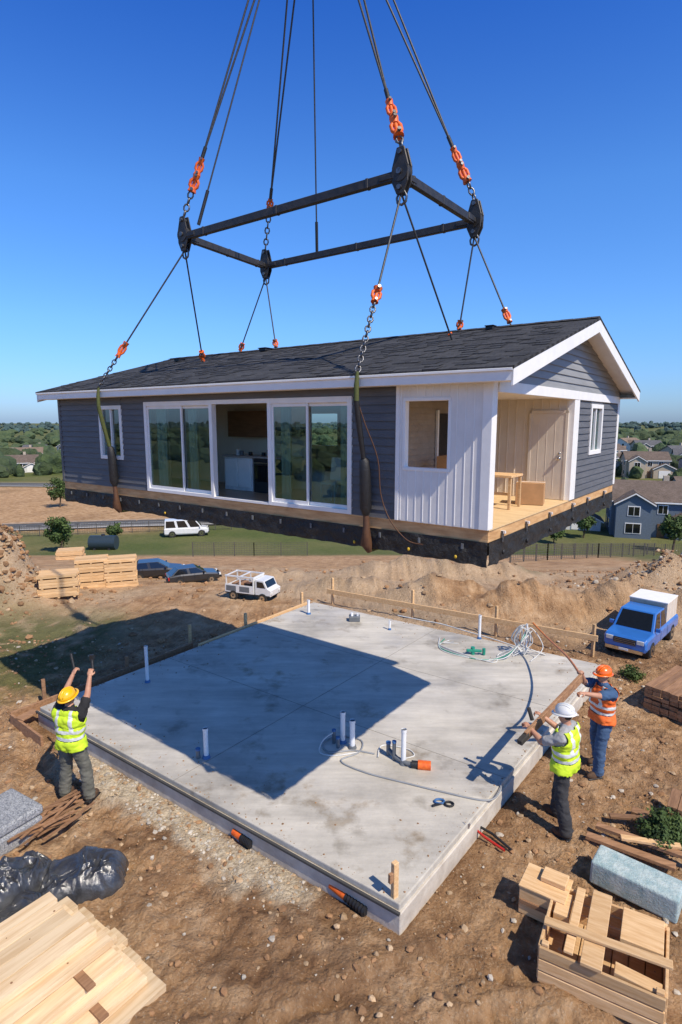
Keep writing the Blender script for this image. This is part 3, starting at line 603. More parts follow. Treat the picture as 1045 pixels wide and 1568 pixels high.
mb.b2((-7.35,1.5,.0),(-6.65,2.2,.91),SLEEVE); mb.b2((-7.3,1.48,.3),(-6.7,1.5,.75),CARGL); mb.beam((-7.3,1.46,.8),(-6.7,1.46,.8),.03,.03,CHROME)
mb.b2((-9.3,2.4,1.45),(-7.7,2.75,2.2),DARKW);mb.b2((-7.4,2.45,1.5),(-6.5,2.75,1.75),SLEEVE)
for xk in (-8.3,-8.15,-7.8,-7.3,-7.1): mb.cyl((xk,1.85,.97),(xk,1.85,1.05+.12*rng.random()),.06,[SLEEVE,APPL,GREYP][int(rng.integers(3))],n=12)
mb.obj('kitchen_units',house,bevel=.01)
mb=MB()
for (sx,sy) in [(-4.4,1.2),(-3.7,1.9)]:
    for dx in(-.2,.2):
        for dy in(-.2,.2): mb.cyl((sx+dx,sy+dy,0),(sx+dx,sy+dy,.45),.02,WHITE,n=6)
    mb.box((sx,sy,.47),(.48,.46,.06),WHITE); mb.box((sx,sy+.22,.78),(.46,.05,.55),WHITE,Matrix.Rotation(-.15,3,'X'))
mb.obj('dining_chairs',house,bevel=.01)
mb=MB(); mb.b2((-1.75,2.5,.70),(-.55,3.2,.75),WOOD)
for a in(-1.7,-.6):
    for b in(2.55,3.15): mb.b2((a-.03,b-.03,0),(a+.03,b+.03,.70),WOOD)
mb.b2((-1.7,2.6,.3),(-.6,2.64,.36),WOOD)
mb.obj('porch_table',house,bevel=.006)
mb=MB(); mb.box((-.55,3.75,.26),(.62,.5,.5),CARD,Matrix.Rotation(.25,3,'Z')); mb.box((-.55,3.75,.515),(.64,.06,.01),INTW,Matrix.Rotation(.25,3,'Z')); mb.box((-2.2,2.9,.55),(.5,.5,1.1),CARD,Matrix.Rotation(.1,3,'Z')); mb.obj('cardboard_boxes',house,bevel=.008)
mb=MB(); mb.box((-1.35,2.75,.95),(.3,.25,.38),SLEEVE); mb.ball((-1.3,2.8,1.3),(.13,.12,.16),SLEEVE); mb.cyl((-1.3,2.8,1.05),(-1.3,2.8,1.3),.05,SLEEVE); mb.obj('tool_bag',house,bevel=.03)

# ------------------------------------------------------------ lifting rig (same local frame)
rig=empty('lifting_spreader_rig',HL,HR,K)
FN,FL,FR,FB=Vector((-2.7,1.3,6.9)),Vector((-9.6,1.3,6.9)),Vector((-2.7,4.9,6.9)),Vector((-10.0,4.9,6.9))
hook=Vector((-6.6,3.2,16.6))
mb=MB()
for a,b in [(FN,FL),(FN,FR),(FL,FB),(FB,FR)]:
    d=(b-a).normalized(); mb.beam(a+d*.18,b-d*.18,.13,.19,STEEL); mb.beam(a+d*.1,a+d*.5,.17,.11,STEEL); mb.beam(b-d*.1,b-d*.5,.17,.11,STEEL)
    for t in(.12,.5,.88):
        c=a.lerp(b,t); mb.beam(c-d*.04,c+d*.04,.15,.21,STEEL)
mb.obj('spreader_frame',rig,bevel=.015)
def block(c):
    mb=MB(); 
    for o in (-.07,.07):
        mb.ext([(c.x-.09,c.y+o,c.z+.52),(c.x+.09,c.y+o,c.z+.52),(c.x+.2,c.y+o,c.z+.15),(c.x+.19,c.y+o,c.z-.15),(c.x+.08,c.y+o,c.z-.38),(c.x-.08,c.y+o,c.z-.38),(c.x-.19,c.y+o,c.z-.15),(c.x-.2,c.y+o,c.z+.15)],(0,.035,0),STEEL)
    mb.cyl(c+Vector((0,-.09,.05)),c+Vector((0,.12,.05)),.19,STEEL,n=20); mb.cyl(c+Vector((0,-.13,.05)),c+Vector((0,.16,.05)),.06,CHAIN,n=12)
    mb.cyl(c+Vector((0,-.12,-.25)),c+Vector((0,.14,-.25)),.05,CHAIN,n=10); mb.cyl(c+Vector((0,-.12,.42)),c+Vector((0,.14,.42)),.05,CHAIN,n=10)
    for s in (-1,1): mb.tube([c+Vector((s*.05,.02,-.3)),c+Vector((s*.12,.02,-.42)),c+Vector((s*.1,.02,-.52)),c+Vector((0,.02,-.57))],.03,CHAIN,n=6)
    mb.obj('pulley_block',rig,bevel=.02)
for c in (FN,FL,FR,FB): block(c)
def chain(mb,p,q,w=.055,r=.017,l=.15):
    p=Vector(p);q=Vector(q); L_=(q-p).length; n=max(1,int(L_/(l*.72))); d=(q-p).normalized(); x=d.orthogonal().normalized(); y=d.cross(x)
    for i in range(n):
        c=p+d*(L_*(i+.5)/n); s=x if i%2 else y
        mb.tube([c+d*(l/2*math.cos(a))+s*(w*math.sin(a)) for a in np.linspace(0,2*math.pi,9)[:-1]],r,CHAIN,n=5,closed=True)
def shackle(mb,p,q,mat=ORANGE,w=.06):
    p=Vector(p);q=Vector(q);d=(q-p).normalized();L_=(q-p).length; x=d.orthogonal().normalized(); y=d.cross(x)
    mb.cyl(p,p+d*L_*.25,w*1.0,mat,r1=w*.75,n=10); mb.cyl(q,q-d*L_*.3,w*.85,mat,r1=w*.6,n=10)
    mb.cyl(p+d*L_*.2,q-d*L_*.25,w*.42,mat,n=8)
    for s in(-1,1): mb.tube([p+d*L_*.18+x*s*w*.3,p+d*L_*.35+x*s*w*.85,p+d*L_*.6+x*s*w*.85,p+d*L_*.8+x*s*w*.3],w*.36,mat,n=6)
    mb.cyl(p+d*L_*.1-y*w*1.4,p+d*L_*.1+y*w*1.4,w*.35,CHAIN,n=8); mb.cyl(q-d*L_*.08-y*w*1.2,q-d*L_*.08+y*w*1.2,w*.3,CHAIN,n=8)
def leg(a,b,o0,o1,c1=None,r=.022,w=.06,name='wire_rope_leg'):
    a=Vector(a);b=Vector(b); mb=MB(); P=lambda t:a.lerp(b,t)
    mb.cyl(a,P(o0),r,ROPE,n=8)
    if o1>o0: shackle(mb,P(o0),P(o1),w=w)
    if c1: chain(mb,P(o1),P(c1)); 
    end=c1 or o1
    if end<1: mb.cyl(P(end),b,r,ROPE,n=8)
    mb.obj(name,rig)
D=Vector((0,0,-.35))
EV=Vector((-2.54,-.47,2.85)); EV2=Vector((-11.35,-.47,2.85))
leg(FN+D,EV,.55,.63,1.0,w=.095); leg(FN+D,(-2.4,3.2,rz(3.2)),.95,.955)
leg(FL+D,EV2,.67,.78,1.0,w=.085); leg(FL+D,(-11.0,3.0,rz(3)+.02),.89,.985,w=.085)
leg(FR+D,(-3.0,4.8,4.26),.89,.99,w=.085); leg(FR+D,(-1.6,4.8,4.26),.82,.97,w=.085)
leg(FB+D,(-9.5,4.8,4.26),.88,.985,r=.02,w=.085); leg(FB+D,(-11.2,4.8,4.26),.88,.985,r=.02,w=.085)
U=Vector((0,0,.5)); 
for c,o in [(FN,(.03,.12)),(FL,(.07,.16)),(FR,(.05,.14)),(FB,(.10,.15))]:
    a=c+U; b=hook; d=(b-a).normalized()
    mb=MB(); P=lambda t:a.lerp(b,t); chain(mb,P(0),P(o[0]),w=.07,r=.024,l=.2); shackle(mb,P(o[0]),P((o[0]+o[1])/2),w=.12); shackle(mb,P((o[0]+o[1])/2),P(o[1]),w=.10)
    sdv=Vector((.8,.3,0))
    mb.cyl(P(o[1]),b+sdv*.22,.026,ROPE,n=8); mb.cyl(P(o[1]),b-sdv*.22,.026,ROPE,n=8)
    mb.cyl(P(o[1]),P(o[1]+.03),.05,SLEEVE,n=8); mb.obj('wire_rope_sling',rig)
mb=MB()
for a in (FL+Vector((.6,.0,.2)),FB+Vector((2.0,.2,.1))): 
    mb.cyl(a,hook,.022,ROPE,n=8); mb.cyl(a,a+(hook-a).normalized()*.9,.045,SLEEVE,n=8)
mb.obj('guy_rope',rig)
mb=MB(); h=hook; mb.box(h+Vector((0,0,.5)),(.9,.5,1.0),STEEL); mb.cyl(h+Vector((0,-.3,.6)),h+Vector((0,.3,.6)),.5,ORANGE,n=24); mb.tube([h+Vector((.35*math.sin(a),0,-.1-.35*(1-math.cos(a))*.6)) for a in np.linspace(-2.2,2.6,14)],.09,STEEL,n=8)
for o in(-.3,-.1,.1,.3): mb.cyl(h+Vector((o,0,1)),h+Vector((o,0,60)),.03,ROPE,n=6)
mb.obj('hook_block',rig,bevel=.04)
def strap(x,name,sleeve):
    mb=MB()
    def tubev(pts,r,mat): mb.tube([(x,p[0],p[1]) for p in pts],r,mat,n=10)
    tubev([(-.47,2.85),(-.50,2.6),(-.50,2.3)],[.03,.05,.05],SLING)
    tubev([(-.50,2.3),(-.42,1.9),(-.25,1.2)],[.055,.06,.05],SLEEVE if sleeve else SLING)
    tubev([(-.25,1.2),(-.22,1.15),(-.19,.9),(-.16,.2),(-.15,.05)],[.05,.10,.115,.125,.07],SLEEVE)
    tubev([(-.15,.05),(-.13,-.2),(-.13,-.55),(-.02,-.72)],[.06,.07,.12,.06],LEATH)
    if sleeve: mb.tube(wig([(x-.05,-.5,2.5),(x+.12,-.4,1.9),(x+.3,-.2,1.2),(x+.35,-.15,.5),(x+.55,-.12,0),(x+.95,-.14,-.35),(x+1.3,-.14,-.4)],30),.012,LEATH,n=5)
    mb.tube([(x,.0,-.7),(x,4.8,-.72),(x,9.6,-.7)],.05,SLING,n=6)
    mb.obj(name,rig)
strap(-2.54,'lifting_strap',True); strap(-11.35,'lifting_strap',False)

# ------------------------------------------------------------ people
def person(name,loc,face,handL,handR,cols,hat,vest,feet=((-.15,0),(.15,0)),glove=None,height=1.8,look=(0,1,0),elbow=(0,0,-1)):
    e=empty(name,loc,math.atan2(-face[0],face[1]),height/1.8)
    S=[]
    V_=Vector
    def ik(s,h,l1,l2,hint):
        d=h-s; L_=min(d.length,(l1+l2)*.995); d.normalize(); h=s+d*L_
        a=(l1*l1-l2*l2+L_*L_)/(2*L_); hh=math.sqrt(max(l1*l1-a*a,1e-5)); n=hint-d*hint.dot(d); n.normalize(); return s+d*a+n*hh,h
    tor='shirt'
    S+= [(V_((-.06,0,1.0)),V_((.06,0,1.0)),.132,.132,'pants'),(V_((-.055,0,1.1)),V_((.055,0,1.1)),.125,.125,tor),(V_((-.07,.01,1.2)),V_((.07,.01,1.2)),.13,.13,tor),(V_((-.085,.01,1.34)),V_((.085,.01,1.34)),.135,.135,tor),(V_((-.15,0,1.44)),V_((.15,0,1.44)),.086,.086,tor),(V_((0,0,1.46)),V_((0,.02,1.52)),.09,.072,tor),(V_((0,0.01,1.5)),V_((0,.03,1.62)),.060,.057,'skin')]
    for sg,ft in ((-1,feet[0]),(1,feet[1])):
        hp=V_((sg*.10,0,.93)); an=V_((ft[0],ft[1],.10)); kn=(hp+an)/2+V_((sg*.01,.04,.02))
        S+= [(hp,kn,.108,.084,'pants'),(kn,an,.086,.078,'pants')]
    wr=[]
    for sg,hd in ((-1,handL),(1,handR)):
        sh=V_((sg*.20,0,1.43)); el,h=ik(sh,V_(hd),.29,.26,V_(elbow)+V_((sg*.6,0,0)))
        mid=sh.lerp(el,.72)
        S+= [(V_((sg*.15,0,1.43)),sh,.08,.078,tor),(sh,mid,.075,.07,tor),(mid,el,.054,.048,'skin'),(el,h,.048,.033,'skin')]; wr.append((el,h,sg))
    mb=MB()
    for p,q,r0,r1,l in S:
        mb.cyl(p,q,r0,SKIN,r1=r1,n=16); mb.ball(p,r0,SKIN,nu=16,nv=10); mb.ball(q,r1,SKIN,nu=16,nv=10)
    tmp=mb.obj('tmp'); rm=tmp.modifiers.new('r','REMESH'); rm.mode='VOXEL'; rm.voxel_size=.013; s2=tmp.modifiers.new('s','SMOOTH'); s2.iterations=5; s2.factor=.6
    dg=bpy.context.evaluated_depsgraph_get(); m=bpy.data.meshes.new_from_object(tmp.evaluated_get(dg)); bpy.data.objects.remove(tmp)
    m.name=name+'_body'; nv=len(m.vertices); co=np.empty(nv*3); m.vertices.foreach_get('co',co); co=co.reshape(-1,3); no=np.empty(nv*3); m.vertices.foreach_get('normal',no); no=no.reshape(-1,3)
    ctr=np.empty(len(m.polygons)*3); m.polygons.foreach_get('center',ctr); ctr=ctr.reshape(-1,3)
    best=np.full(len(ctr),1e9); lab=np.zeros(len(ctr),int); labs=['shirt','pants','skin']
    isarm=np.zeros(len(ctr),bool)
    for k,(p,q,r0,r1,l) in enumerate(S):
        p_=np.array(p);d=np.array(q-p);L2=(d@d)+1e-9; tt=np.clip(((ctr-p_)@d)/L2,0,1); dist=np.linalg.norm(ctr-p_-tt[:,None]*d,axis=1)-(r0+(r1-r0)*tt)
        w=dist<best; best[w]=dist[w]; lab[w]=labs.index(l); isarm[w]=(k>=11 and (k-11)%4!=0)
    belt=(ctr[:,2]<1.04)&(ctr[:,2]>1.005)&(np.abs(ctr[:,0])<.2)&(lab<2)
    lab[(lab==0)&(ctr[:,2]<1.02)&(~isarm)]=1
    mi=lab.copy(); mi[belt]=3
    fold=np.array([mnoise.noise(Vector((c[0]*11,c[1]*11,c[2]*18)))*.014+(abs(mnoise.noise(Vector((c[0]*20,c[1]*20,c[2]*34))))-.15)*.012 for c in co])
    low=np.clip((.35-co[:,2])/.25,0,1)*np.abs(np.sin(co[:,2]*60))*.008
    shirtv=np.zeros(nv)
    for i,pl in enumerate(m.polygons):
        if lab[i]<2:
            for v in pl.vertices: shirtv[v]=1
    co2=co+no*((fold+low)*shirtv+.004*shirtv)[:,None]
    m.vertices.foreach_set('co',co2.ravel())
    m.materials.clear()
    for q in (cols[0],cols[1],SKIN,SLEEVE): m.materials.append(q)
    m.polygons.foreach_set('material_index',mi.astype(np.int32)); m.polygons.foreach_set('use_smooth',np.ones(len(m.polygons),bool)); m.update()
    o=bpy.data.objects.new('body',m); COL.objects.link(o); o.parent=e
    sel=[i for i in range(len(m.polygons)) if lab[i]==0 and not isarm[i] and .98<ctr[i][2]<1.50 and abs(ctr[i][0])<.215]
    sel+=[i for i in range(len(m.polygons)) if lab[i]==1 and .91<ctr[i][2]<1.05]
    sel=sorted(set(sel)); vm_={}; vs=[];fs=[];ms=[]
    for i in sel:
        f=[]
        for v in m.polygons[i].vertices:
            if v not in vm_:
                vm_[v]=len(vs); c=co2[v]+no[v]*(.016+(1.1-min(co2[v][2],1.1))*.12+.012*mnoise.noise(Vector(co2[v])*13)); vs.append(tuple(c))
            f.append(vm_[v])
        fs.append(tuple(f)); z=ctr[i][2]; x_=abs(ctr[i][0]); ms.append(1 if (1.06<z<1.115 or 1.175<z<1.22 or (.085<x_<.135 and z>1.22)) else 0)
    vmesh=bpy.data.meshes.new('vest'); vmesh.from_pydata(vs,[],fs); vmesh.materials.append(vest); vmesh.materials.append(REFL); vmesh.polygons.foreach_set('material_index',ms); vmesh.polygons.foreach_set('use_smooth',[True]*len(fs)); vmesh.update()
    vo=bpy.data.objects.new('safety_vest',vmesh); COL.objects.link(vo); vo.parent=e; so=vo.modifiers.new('s','SOLIDIFY'); so.thickness=.008; so.offset=1
    hb=MB(); hc=V_((0,.03,1.68))
    hb.ball(hc,(.076,.092,.105),SKIN,nu=20,nv=14); hb.ball(hc+V_((0,.025,-.06)),(.056,.062,.062),SKIN); hb.cyl(hc+V_((0,.082,.01)),hc+V_((0,.108,-.022)),.009,SKIN,r1=.015); hb.ball(hc+V_((0,.103,-.024)),.017,SKIN,nu=10,nv=8)
    for sg in(-1,1): hb.ball(hc+V_((sg*.079,-.005,-.01)),(.013,.022,.033),SKIN,nu=10,nv=8); hb.ball(hc+V_((sg*.03,.08,.022)),(.02,.016,.01),SKIN,nu=8,nv=6)
    t2=hb.obj('tmp'); rm=t2.modifiers.new('r','REMESH'); rm.mode='VOXEL'; rm.voxel_size=.006; s2=t2.modifiers.new('s','SMOOTH'); s2.iterations=3
    dg=bpy.context.evaluated_depsgraph_get(); hm=bpy.data.meshes.new_from_object(t2.evaluated_get(dg)); bpy.data.objects.remove(t2)
    for p in hm.polygons: p.use_smooth=True
    hm.materials.clear(); hm.materials.append(SKIN)
    ang=math.atan2(-look[0],look[1]); til=math.atan2(look[2],math.hypot(look[0],look[1])); Rm=Matrix.Translation(V_((0,.02,1.58)))@Matrix.Rotation(ang,4,'Z')@Matrix.Rotation(til,4,'X')@Matrix.Translation(V_((0,-.02,-1.58)))
    ho=bpy.data.objects.new('head',hm); COL.objects.link(ho); ho.parent=e; ho.matrix_local=Rm
    fb=MB()
    for sg in(-1,1): fb.ball(hc+V_((sg*.03,.088,.012)),(.011,.007,.008),EYE,nu=8,nv=6)
    fb.ball(hc+V_((0,.088,-.055)),(.024,.008,.007),LIP,nu=8,nv=6); fb.ball(hc+V_((0,-.014,.008)),(.081,.088,.09),HAIR,nu=16,nv=10); 
    fo=fb.obj('face_and_hair',e); fo.matrix_local=Rm
    hh=MB(); cc=hc+V_((0,-.005,.035)); hh.ball(cc,(.112,.136,.118),hat,nu=24,nv=10,half=True)
    ring=lambda a,b,z:[cc+V_((a*math.cos(t),b*math.sin(t)+(.03 if math.sin(t)>.2 else 0)*math.sin(t),z)) for t in np.linspace(0,2*math.pi,33)[:-1]]
    r1=ring(.105,.128,.004);r2=ring(.132,.158,-.012)
    hh.add(r1+r2+[v-V_((0,0,.006)) for v in r2],[(i,32+i,32+(i+1)%32,(i+1)%32) for i in range(32)]+[(32+i,64+i,64+(i+1)%32,32+(i+1)%32) for i in range(32)],hat,True)
    hh.tube([cc+V_((0,.13*math.cos(t),.112*math.sin(t)+.006)) for t in np.linspace(.25,2.9,12)],.014,hat,n=8)
    for sg in(-1,1): hh.tube([cc+V_((sg*.04,.125*math.cos(t),.105*math.sin(t)+.006)) for t in np.linspace(.35,2.8,12)],.008,hat,n=6)
    ho2=hh.obj('hard_hat',e); ho2.matrix_local=Rm; sd_=ho2.modifiers.new('s','SOLIDIFY'); sd_.thickness=.003
    for (el,h,sg) in wr:
        d=(h-el).normalized(); side=d.cross(V_((0,0,1)));
        if side.length<.2: side=V_((1,0,0))
        side.normalize(); pn=side.cross(d).normalized()*-1
        gb=MB(); pm=glove or SKIN
        def cap(p,q,a,b): gb.cyl(p,q,a,pm,r1=b,n=10); gb.ball(p,a,pm,nu=10,nv=8); gb.ball(q,b,pm,nu=10,nv=8)
        R_=Matrix((side,d,pn)).transposed(); gb.ball(h+d*.05,(.044,.058,.02),pm,R=R_)
        cap(h-d*.03,h+d*.02,.029,.028)
        for k,(o_,ln) in enumerate([(-.03,.030),(-.010,.034),(.010,.032),(.029,.026)]):
            b0=h+d*.088+side*o_; b1=b0+(d*.75+pn*.65).normalized()*ln; b2=b1+(d*.0+pn).normalized()*ln*.85; b3=b2+(-d*.8+pn*.5).normalized()*ln*.6
            cap(b0-d*.02,b1,.0105,.0095);cap(b1,b2,.0095,.009);cap(b2,b3,.009,.008)
        t0=h+d*.03+side*(-.035)*sg*-1; t1=t0+(side*sg*.5+d*.6+pn*.5).normalized()*.035; t2_=t1+(d*.6+pn*.8-side*sg*.2).normalized()*.03; cap(t0,t1,.014,.012);cap(t1,t2_,.012,.010)
        t3=gb.obj('tmp'); rm=t3.modifiers.new('r','REMESH'); rm.mode='VOXEL'; rm.voxel_size=.0045
        dg=bpy.context.evaluated_depsgraph_get(); gm_=bpy.data.meshes.new_from_object(t3.evaluated_get(dg)); bpy.data.objects.remove(t3)
        for p in gm_.polygons: p.use_smooth=True
        gm_.materials.clear(); gm_.materials.append(pm)
        go=bpy.data.objects.new('hand',gm_); COL.objects.link(go); go.parent=e
    bb=MB()
    for sg,ft in ((-1,feet[0]),(1,feet[1])):
        bb.cyl((ft[0],ft[1],.05),(ft[0],ft[1],.17),.066,BOOT,r1=.062,n=14); bb.ball((ft[0],ft[1]+.08,.05),(.056,.13,.066),BOOT,nu=16,nv=10); bb.box((ft[0],ft[1]+.07,.012),(.105,.27,.03),SLEEVE)
    bb.obj('work_boots',e,bevel=.008)
    return e
DK=M('dark_trousers',(.024,.024,.027),(.045,.044,.046),scale=6,rough=.9,bump=.3,bscale=30)
DK2=M('grey_trousers',(.10,.10,.08),(.15,.145,.12),scale=6,rough=.9,bump=.3,bscale=30)
JEAN=M('denim',(.04,.08,.16),(.065,.12,.22),scale=7,rough=.9,bump=.3,bscale=40)
TBLK=M('black_tshirt',(.015,.015,.017),(.025,.025,.027),scale=6,rough=.9)
TGRY=M('grey_tshirt',(.40,.40,.40),(.30,.30,.31),scale=14,rough=.9)
TBLU=M('blue_shirt',(.05,.11,.22),(.035,.08,.17),scale=8,rough=.9)
HY=M('yellow_hard_hat',(.90,.50,.01),(.84,.45,.01),rough=.3,coat=.4); HW=M('white_hard_hat',(.82,.83,.82),rough=.3,coat=.4); HO=M('orange_hard_hat',(.90,.16,.01),(.82,.13,.01),rough=.3,coat=.4)
def toloc(base,face,s,P):
    a=math.atan2(-face[0],face[1]); v=Vector(P)-Vector(base); v.rotate(Matrix.Rotation(-a,3,'Z')); return v/s
b1=(-4.09,8.26,h1(-4.09,8.26)+.01); f1=(.25,1)
person('construction_worker',b1,f1,(-.13,.30,1.90),(.19,.28,1.94),(TBLK,DK2),HY,HIVIS,feet=((-.20,.02),(.20,.06)),height=1.82,look=(.1,1,.25),elbow=(0,.3,-.2))
b2_=(3.16,7.63,h1(3.16,7.63)+.01); f2=(-.65,.6)
person('construction_worker',b2_,f2,toloc(b2_,f2,1.0,(2.72,7.86,1.40)),toloc(b2_,f2,1.0,(2.98,8.08,1.45)),(TGRY,DK),HW,HIVIS,feet=((-.18,-.14),(.20,.16)),height=1.84,look=(0,1,-.15),elbow=(0,-.1,-1))
b3_=(4.26,8.96,h1(4.26,8.96)+.01); f3=(-.95,-.25)
person('construction_worker',b3_,f3,toloc(b3_,f3,1.0,(3.62,8.55,1.62)),toloc(b3_,f3,1.0,(3.86,8.90,1.78)),(TBLU,JEAN),HO,HIVISO,feet=((-.17,.14),(.18,-.14)),height=1.8,look=(0,1,0),elbow=(0,-.1,-1))
mb=MB(); p=Vector((2.62,7.75,1.36));q=Vector((3.82,8.82,1.75)); mb.beam(p,q,.05,.14,WOODD); mb.obj('wooden_beam',bevel=.006)
mb=MB(); d=(q-p).normalized(); mb.beam(p-d*.16,p+d*.05,.08,.08,GLOVE); mb.cyl(p+d*.3+Vector((-.05,.05,.05)),p+d*.3+Vector((-.1,.08,.22)),.03,GLOVE); mb.obj('clamp_handle',bevel=.02)
mb=MB()
e_=bpy.data.objects['construction_worker'];
mb.cyl((-.15,.36,1.95),(-.24,.42,2.17),.02,SLEEVE,n=10); mb.cyl((.18,.36,1.98),(.13,.42,2.14),.02,SLEEVE,n=10); mb.box((.13,.42,2.15),(.05,.05,.08),SLEEVE)
to=mb.obj('guide_tool',e_)

# ------------------------------------------------------------ vehicles
def paint(n,c): return M(n,c,tuple(x*.9 for x in c),scale=3,rough=.35,coat=.6,spec=.6)
def wheel(mb,x,y,r,w=.24):
    s=1 if y>0 else -1
    mb.cyl((x,y-s*w/2,r),(x,y+s*w/2,r),r,RUB,n=24); mb.cyl((x,y+s*(w/2-.01),r),(x,y+s*(w/2+.015),r),r*.6,CHROME,n=18)
    mb.cyl((x,y+s*(w/2+.0),r),(x,y+s*(w/2+.025),r),r*.2,SLEEVE,n=10)
def loft(mb,st,mat):
    n=None; vs=[]
    for xx,pr in st:
        ring=[(xx,-y,z) for y,z in pr]+[(xx,y,z) for y,z in pr[::-1]]; n=len(ring); vs+=ring
    fs=[]
    for i in range(len(st)-1):
        for k in range(n): fs.append((i*n+k,i*n+(k+1)%n,(i+1)*n+(k+1)%n,(i+1)*n+k))
    fs.append(tuple(range(n))[::-1]); fs.append(tuple((len(st)-1)*n+k for k in range(n)))
    mb.add(vs,fs,mat)
LAMPR=M('tail_lamp',(.5,.02,.02),rough=.2); LAMPW=M('head_lamp',(.8,.8,.75),rough=.1)
def vehicle(name,kind,loc,rz_,sc,color):
    e=empty(name,loc,rz_,sc); P=paint(name+'_paint',color); mb=MB(); W=.92
    def body(z0,z1,w): return [(w*.92,z0),(w,z0+.15),(w,z1-.12),(w*.94,z1)]
    if kind=='car':
        st=[(-2.2,body(.4,.75,.75)),(-2.1,body(.28,.9,.86)),(-1.2,body(.25,.98,W)),(.9,body(.25,.95,W)),(1.9,body(.28,.82,.88)),(2.2,body(.4,.65,.72))]
        loft(mb,st,P)
        cab=[(-1.95,.92),(-1.35,1.42),(.15,1.45),(1.0,.95)]; wb=(-1.3,1.35)
    elif kind=='van':
        st=[(-2.6,body(.4,1.05,.92)),(-2.55,body(.3,1.1,.95)),(1.6,body(.3,1.1,.95)),(2.3,body(.35,1.0,.9)),(2.5,body(.45,.8,.8))]; loft(mb,st,P)
        cab=[(-2.55,1.08),(-2.5,2.0),(1.0,2.0),(1.75,1.08)]; wb=(-1.7,1.65)
    else:
        st=[(-2.75,body(.45,1.02,.92)),(-2.7,body(.4,1.06,.96)),(.95,body(.4,1.08,.96)),(1.4,body(.4,1.12,.96)),(2.3,body(.42,1.07,.93)),(2.45,body(.5,.95,.88))]; loft(mb,st,P)
        cab=[(-.75,1.06),(-.6,1.86),(.7,1.88),(1.35,1.10)]; wb=(-1.7,1.6)
    hw=.9 if kind!='car' else .86; tw=hw-.12-(0 if kind!='car' else .06)
    (xa,za),(xb,zb),(xc,zc),(xd,zd)=cab
    vs=[(xa,-hw,za),(xb,-tw,zb),(xc,-tw,zc),(xd,-hw,zd),(xa,hw,za),(xb,tw,zb),(xc,tw,zc),(xd,hw,zd)]
    mb.add(vs,[(0,3,2,1),(4,5,6,7),(0,1,5,4),(2,3,7,6),(1,2,6,5)],P)
    mb.obj('body',e,bevel=.04,seg=2)
    g=MB(); C=Vector(((xa+xd)/2,0,(za+zb)/2))
    def paneq(q,s=.86,off=.012):
        q=[Vector(v) for v in q]; c=sum(q,Vector())/4; n=(q[1]-q[0]).cross(q[2]-q[1]).normalized(); 
        if n.dot(c-C)<0: n=-n
        qq=[c+(v-c)*s+n*off for v in q]; g.add(qq,[(0,1,2,3)],CARGL)
    paneq([vs[3],vs[2],vs[6],vs[7]]); paneq([vs[0],vs[1],vs[5],vs[4]])
    def lr(a,b,t): return tuple(a[i]+(b[i]-a[i])*t for i in range(3))
    for a,b,c_,d_ in ((0,1,2,3),(4,5,6,7)):
        N=2 if kind in('car','pickup') else 3
        for k in range(N):
            t0,t1=k/N+.01,(k+1)/N-.01; 
            paneq([lr(vs[a],vs[d_],t0),lr(vs[b],vs[c_],t0),lr(vs[b],vs[c_],t1),lr(vs[a],vs[d_],t1)],.84)
    g.obj('windows',e)
    t=MB(); r=.33 if kind=='car' else .39
    for xw in wb:
        for yw in(-.84,.84): wheel(t,xw,yw,r); t.cyl((xw,yw*.8,r),(xw,yw*1.105,r),r*1.14,SLEEVE,n=24)
    fx=st[-1][0]; rx=st[0][0]; zf=.62 if kind=='car' else .82
    for s in(-1,1):
        t.box((fx-.06,s*.66,zf+.08),(.14,.3,.17),LAMPW); t.box((rx+.03,s*.76,zf+.05),(.1,.16,.26),LAMPR)
        t.box((xd-.25,s*(hw+.12),zd+.12),(.12,.2,.15),P)
        for xs_ in ([xd-1.05,xd-2.0] if kind!='pickup' else [-.72,.35]): t.box((xs_,s*(W+.022 if kind!='pickup' else .962),.72),(.012,.012,.55),SLEEVE)
    t.box((fx+.0,0,zf+.03),(.06,.95,.26),SLEEVE)
    for k in range(3): t.box((fx+.035,0,zf-.05+k*.08),(.02,.9,.02),CHROME)
    t.box((fx+.02,0,.48),(.14,1.6,.16),CHROME if kind=='pickup' else SLEEVE); t.box((rx-.03,0,.48),(.12,1.6,.16),SLEEVE); t.box((fx+.1,0,.5),(.01,.4,.1),WHITE); t.box((rx-.1,0,.6),(.01,.4,.1),WHITE)
    if kind=='pickup':
        t.b2((-2.6,-.84,1.0),(-.85,.84,1.085),SLEEVE); t.b2((-2.6,-.86,1.06),(-.82,.86,2.0),BOXW); t.b2((-2.62,-.88,2.0),(-.8,.88,2.05),WHITE)
        for xs_ in(-2.0,-1.4): 
            for s in(-1,1): t.b2((xs_,s*.862-.004,1.1),(xs_+.03,s*.862+.004,1.98),WHITE)
    t.obj('wheels_and_trim',e,bevel=.01)
    return e
vehicle('pickup_truck','pickup',(7.85,14.7,h1(7.85,14.7)),math.radians(-133),.54,(.03,.16,.52))
vehicle('parked_car','car',(-5.85,22.6,h1(-5.85,22.6)),math.radians(25),.46,(.02,.022,.025))
vehicle('parked_car','car',(-8.2,25.4,h1(-8.2,25.4)),math.radians(15),.55,(.015,.016,.02))
vehicle('delivery_van','van',(-24,90,h1(-24,90)),math.radians(15),1.3,(.75,.75,.75))
e=empty('utility_truck',(-2.95,19.0,h1(-2.95,19)),math.radians(-22),.42); WP=paint('utility_white',(.78,.78,.76)); t=MB()
t.b2((-2.0,-.85,.5),(2.0,.85,.62),SLEEVE)
